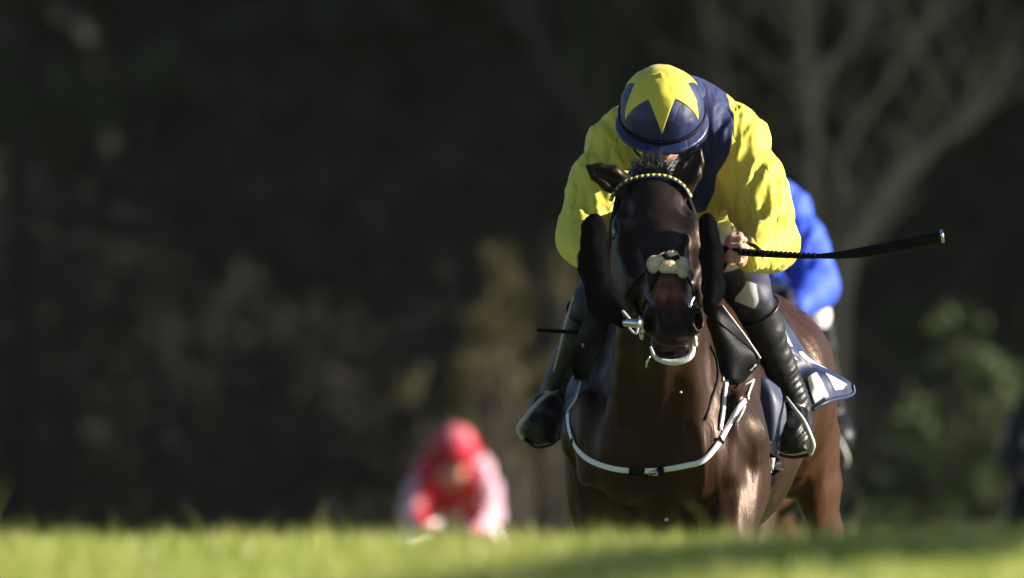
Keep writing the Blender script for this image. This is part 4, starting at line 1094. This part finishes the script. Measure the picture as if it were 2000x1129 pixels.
# ------------------------------------------------------------------ woodland behind the course
bark = mat('bark', (0.070, 0.052, 0.036), 0.85, bump=(20, .01), var=(3, .4))
bark_pale = mat('pale_bark', (0.38, 0.28, 0.17), 0.85, bump=(20, .01), var=(3, .35))
def leafmat(name, c, t=.2): return mat(name, c, .65, spec=.2, var=(2.5, .5), trans=t)
leaf_dark = leafmat('dark_evergreen_leaf', (0.075, 0.088, 0.058))
leaf_mid = leafmat('bramble_leaf', (0.065, 0.095, 0.035))
leaf_ochre = leafmat('ochre_leaf', (0.070, 0.060, 0.022))
leaf_green = leafmat('fresh_leaf', (0.060, 0.085, 0.030))
leaf_brown = leafmat('dead_brown_leaf', (0.078, 0.076, 0.052))
def leaf_cloud(name, blobs, per, size, m, parent, seed):
    r = np.random.RandomState(seed); C_ = []
    for c, rad in blobs:
        d = r.normal(0, 1, (per, 3)); d /= np.linalg.norm(d, axis=1)[:, None]
        C_.append(np.asarray(c) + d * (np.asarray(rad)) * (r.uniform(.35, 1.05, (per, 1))**.5))
    C_ = np.vstack(C_)
    keep = noise(C_, 1.7/max(.4, float(np.mean([np.mean(b[1]) for b in blobs]))), seed) > -.35
    C_ = C_[keep]; n = len(C_)
    a = r.normal(0, 1, (n, 3)); a /= np.linalg.norm(a, axis=1)[:, None]
    b_ = np.cross(a, r.normal(0, 1, (n, 3))); b_ /= np.linalg.norm(b_, axis=1)[:, None]
    L = size * r.uniform(.6, 1.3, (n, 1))
    v = np.stack([C_ - a*L, C_ - b_*L*.42, C_ + a*L, C_ + b_*L*.42], 1).reshape(-1, 3)
    i = np.arange(n)*4
    return link(name, mesh_np(name, v, np.stack([i, i+1, i+2, i+3], 1)), m, parent, False)
def branchy(name, paths, m, parent):
    b = Bag()
    for P, r0, r1 in paths:
        P = catmull(P, max(8, len(P)*4)); b.add(*tube_np(P, np.linspace(r0, r1, len(P)), 7))
    return link(name, b.mesh(name), m, parent)
def gz(x, y): return float(ground_xy(np.array([float(x)]), np.array([float(y)]))[0] + bank_h(np.array([float(y)]))[0])
def tree(x, y, h, tr, crown_r, m, label, seed, per=700, leaf=.16, twigs=8, crown_lo=.45, bk=None, group='trees of the dark wood'):
    r = np.random.RandomState(seed); z0 = gz(x, y) - .1
    t = thing('tree', label, 'tree', (x, y, z0), group)
    lean = r.normal(0, .03, 2)*h
    top = V(x+lean[0], y+lean[1], z0+h)
    base = V(x, y, z0)
    paths = [([base, base*.6+top*.4 + V(r.normal(0, .1), 0, 0), top], tr, tr*.2)]
    blobs = []
    for k in range(twigs):
        f_ = r.uniform(crown_lo, .95); p0 = base*(1-f_)+top*f_
        a = r.uniform(0, 2*np.pi); L = crown_r*r.uniform(.6, 1.1)*(1.2 - .5*f_)
        p1 = p0 + V(math.cos(a)*L, math.sin(a)*L, L*r.uniform(.1, .7))
        paths.append(([p0, (p0+p1)/2 + V(0, 0, .1*L), p1], tr*.35, tr*.08))
        blobs.append((p1, np.array([1, 1, .75])*crown_r*r.uniform(.35, .55)))
        blobs.append(((p0+p1)/2, np.array([1, 1, .75])*crown_r*r.uniform(.3, .5)))
    branchy('trunk', paths, bk or bark, t)
    leaf_cloud('crown', blobs, per, leaf, m, t, seed)
    return t
YB = 85.0
# trees whose bare boughs are seen at the upper right
def bare(points, label, r0, r1, seed, m=bark_pale, y=YB):
    r = np.random.RandomState(seed)
    pts = [W(px, py, y + dy) for px, py, dy in points]
    root = pts[0].copy(); root[2] = gz(root[0], root[1]) - .1
    pts = [V(root[0], root[1], root[2])] + pts
    t = thing('bare_tree', label, 'tree', pts[0], 'bare trees at the wood edge')
    r0 *= .50; r1 *= .48
    paths = [(pts, r0*1.15, r1)]
    for k in range(20):
        i = r.randint(1, len(pts)-1) if len(pts) > 2 else 0; f_ = r.rand(); p0 = pts[i]*(1-f_) + pts[i+1]*f_
        L = r.uniform(.6, 1.6); p1 = p0 + V(r.normal(0, .5), r.normal(0, .4), r.uniform(.3, 1))*L
        paths.append(([p0, (p0+p1)/2 + r.normal(0, .08, 3), p1], r0*r.uniform(.18, .45), .006))
    branchy('trunk', paths, m, t)
bare([(1640, 860, 0), (1655, 540, .2), (1734, 384, .4), (1821, 285, .6), (1900, 236, .8), (1990, 100, 1)], 'bare tree whose pale bough slants up to the right behind the whip', .085, .05, 21)
bare([(1585, 700, 1), (1592, 298, 1), (1579, 155, 1.1), (1567, 31, 1.2), (1560, -160, 1.3)], 'upright bare sapling behind the yellow shoulder', .065, .045, 22)
bare([(1600, 600, 2), (1598, 186, 2), (1660, 87, 2.1), (1695, -20, 2.2), (1730, -160, 2.2)], 'bare sapling forking right beside the upright one', .055, .04, 23)
bare([(1640, 560, 3), (1648, 310, 3), (1722, 186, 3), (1796, 74, 3), (1850, -20, 3), (1900, -120, 3)], 'bare tree leaning right toward the top edge', .06, .045, 24)
bare([(1440, 500, 3), (1412, 155, 3), (1381, 31, 3), (1360, -120, 3)], 'thin bare stem above the navy and yellow cap', .05, .03, 25)
bare([(1180, 420, 3), (1130, 200, 3), (1070, 110, 3), (1020, 30, 3), (980, -120, 3)], 'bare stem leaning left above the yellow sleeve', .07, .05, 26, bark)
bare([(1690, 1000, 5), (1760, 700, 5), (1900, 520, 5), (1985, 430, 5), (2100, 330, 5)], 'low bare bough crossing the lower right of the wood', .06, .04, 27, bark)
# shrubs along the wood edge
def shrub(px, py, y, rx, rz, m, label, seed, per=500, leaf=.05, nb=20):
    per = int(per*.5)
    r = np.random.RandomState(seed); c = W(px, py, y); z0 = gz(c[0], y) - .05
    t = thing('shrub', label, 'shrub', (c[0], y, z0), 'shrubs along the wood edge')
    blobs = []; paths = []
    for k in range(nb):
        p = c + V(r.normal(0, rx*.75), r.normal(0, .5), r.normal(0, rz*.6)); p[2] = max(p[2], z0+.3)
        blobs.append((p, V(rx, .6, rz)*r.uniform(.15, .45)))
        paths.append(([V(c[0], y, z0), (V(c[0], y, z0)+p)/2 + V(0, 0, .1), p], .025, .008))
    branchy('stem', paths, bark, t)
    leaf_cloud('foliage', blobs, per, leaf, m, t, seed)
shrub(1040, 660, 81, .42, .50, leaf_ochre, 'ochre leaved bush left of the leading rider boot', 41, 150)
shrub(960, 800, 82, .45, .40, leaf_ochre, 'low ochre bush above the red rider', 42, 120)
shrub(1870, 900, 81, .55, .55, leaf_green, 'green bush at the lower right between the horses', 43, 170)
shrub(1780, 985, 81, .40, .18, leaf_green, 'low green bush at the foot of the right hand wood', 44, 500)
shrub(1975, 800, 81, .30, .40, leaf_green, 'mid green bush at the right edge', 45, 150)
shrub(1830, 690, 90, .35, .25, leaf_mid, 'small green bush below the whip', 46, 250)
shrub(100, 190, 96, .45, .35, leaf_mid, 'green leafy clump high at the far left', 47, 300)
shrub(1150, 60, 96, .10, .55, leaf_mid, 'narrow ivy clad stem above the yellow sleeve', 48, 300)
shrub(1930, 985, 81, .25, .20, leaf_green, 'low green growth right of the hind leg', 49, 300)
# ranks of darker bushes filling the wood
rr = np.random.RandomState(60)
k = 0
for row, y in enumerate((96, 98.5, 101.5)):
    for x in np.arange(-6.2, 6.3, 1.15):
        x_ = x + rr.uniform(-.35, .35); z0 = gz(x_, y) - .05
        t = thing('thicket_bush', 'dark evergreen bush in the shade under the wood' if k % 3 else 'brown leaved dead bush in the shade under the wood', 'bush', (x_, y, z0), 'evergreen bushes under the wood' if k % 3 else 'dead brown bushes under the wood')
        blobs = [(V(x_ + rr.normal(0, .4), y + rr.normal(0, .3), z0 + .5 + rr.uniform(0, 4.6)), V(.75, .6, .75)) for _ in range(11)]
        leaf_cloud('foliage', blobs, 380, .055, leaf_dark if k % 3 else leaf_brown, t, 100+k)
        branchy('stem', [([V(x_, y, z0), b0[0]], .03, .01) for b0 in blobs], bark, t)
        k += 1
# tall trees that shade the wood edge
k = 0
for y, xs_ in ((87, (8.5, 12.5, 17, 22, 27)), (92, (8, 11.5, 16, 21)), (97.5, (-12.5, 5.8, 10, 15, 20)), (104, (-8, -4, 0, 4, 8.5, 13))):
    for x in xs_:
        tree(x + rr.uniform(-.7, .7), y + rr.uniform(-.6, .6), rr.uniform(11, 14), .16, 3.4, leaf_dark, 'tall dense evergreen tree of the wood outside the view' if abs(x) > 4.5 else 'tall dense evergreen tree deep in the wood', 200+k, 560, .30, 11, .16 if y < 100 else .3)
        k += 1
for k, (x, y) in enumerate([(6.2, 88), (6.8, 91), (6.0, 94), (6.6, 97), (9.5, 86), (9.8, 90), (9.2, 95), (13, 85)]):  # unseen bushes added to keep low sun off the wood
    z0 = gz(x, y) - .05
    t = thing('screen_holly_bush', 'tall dense holly bush added out of view on the right to block sun', 'bush', (x, y, z0), 'holly bushes beyond the right edge')
    leaf_cloud('foliage', [(V(x + rr.normal(0, .5), y + rr.normal(0, .8), z0 + .6 + 4.6*j/10), V(1.1, 1.3, .9)) for j in range(11)], 620, .21, leaf_dark, t, 400+k)
    branchy('stem', [([V(x, y, z0), V(x, y, z0+4.5)], .07, .02)], bark, t)
# the tree beside the course whose bough shades a strip of the turf
def ray_ground(px, py):
    # first ground point met by the sight line through a photo pixel, walking out from the camera
    for y in np.arange(-30, -8, .02):
        p = W(px, py, y)
        if p[2] <= float(ground_xy(p[0:1], p[1:2])[0]) + .03: return p
    return W(px, py, -14)
ga, gb = ray_ground(1130, 1124), ray_ground(1740, 1056)
def gp(qq): return ga + (gb - ga)*qq
L0 = 9.0
B0, B1 = gp(-.3) + sun_dir*L0, gp(2.6) + sun_dir*L0
bt_ = thing('tree', 'broad tree beside the course whose bough shades the turf', 'tree', (B1[0]+.6, B1[1]+.5, gz(B1[0]+.6, B1[1]+.5) - .1))
root = V(*bt_.location)
branchy('trunk', [([root, root + V(0, 0, 3), B1], .28, .2), ([B1, (B0+B1)/2 + V(0, 0, .05), B0], .12, .06)], bark, bt_)
bl = [(B0 + (B1-B0)*f_ + V(rr.normal(0, .03), rr.normal(0, .1), rr.normal(0, .03)), V(.15, .5, .10)*(.8 + .8*f_)) for f_ in np.linspace(0, 1, 16)]
bl += [(B1 + V(rr.normal(1.2, 1), rr.normal(1.0, 1), rr.uniform(.3, 2.5)), V(1.1, 1.1, .9)) for _ in range(10)]
leaf_cloud('crown', bl, 420, .07, leaf_mid, bt_, 77)

# thin air between the course and the wood
hb = bpy.data.materials.new('haze_air'); hb.use_nodes = True; nt = hb.node_tree; nt.nodes.clear()
ou = nt.nodes.new('ShaderNodeOutputMaterial'); pv = nt.nodes.new('ShaderNodeVolumePrincipled')
pv.inputs['Color'].default_value = (1.0, .95, .86, 1); pv.inputs['Density'].default_value = 0.000042
nt.links.new(pv.outputs[0], ou.inputs['Volume'])
x0, x1, y0, y1, z0, z1 = -150, 150, -85, 145, -6, 26
hv_ = [(x, y, z) for x in (x0, x1) for y in (y0, y1) for z in (z0, z1)]
hq = [(0, 1, 3, 2), (4, 6, 7, 5), (0, 4, 5, 1), (2, 3, 7, 6), (0, 2, 6, 4), (1, 5, 7, 3)]
tag(link('haze', mesh_np('haze', hv_, hq), hb, smooth=False), 'thin pale air over the whole course', None, kind='stuff')

# flecks of turf in the air
for px, py, rr_ in ((1307, 992, 4.5), (1315, 745, 3.0)):
    p, n_ = surf(px, py, .05)
    o = ellipsoid('turf_fleck', p, (rr_/S, rr_/S*.7, rr_/S*.8), M['foam'], None, None, (8, 6))
    tag(o, 'small pale fleck flung up in front of the horse ' + ('chest near the grass' if py > 900 else 'neck below the chin'), 'fleck')
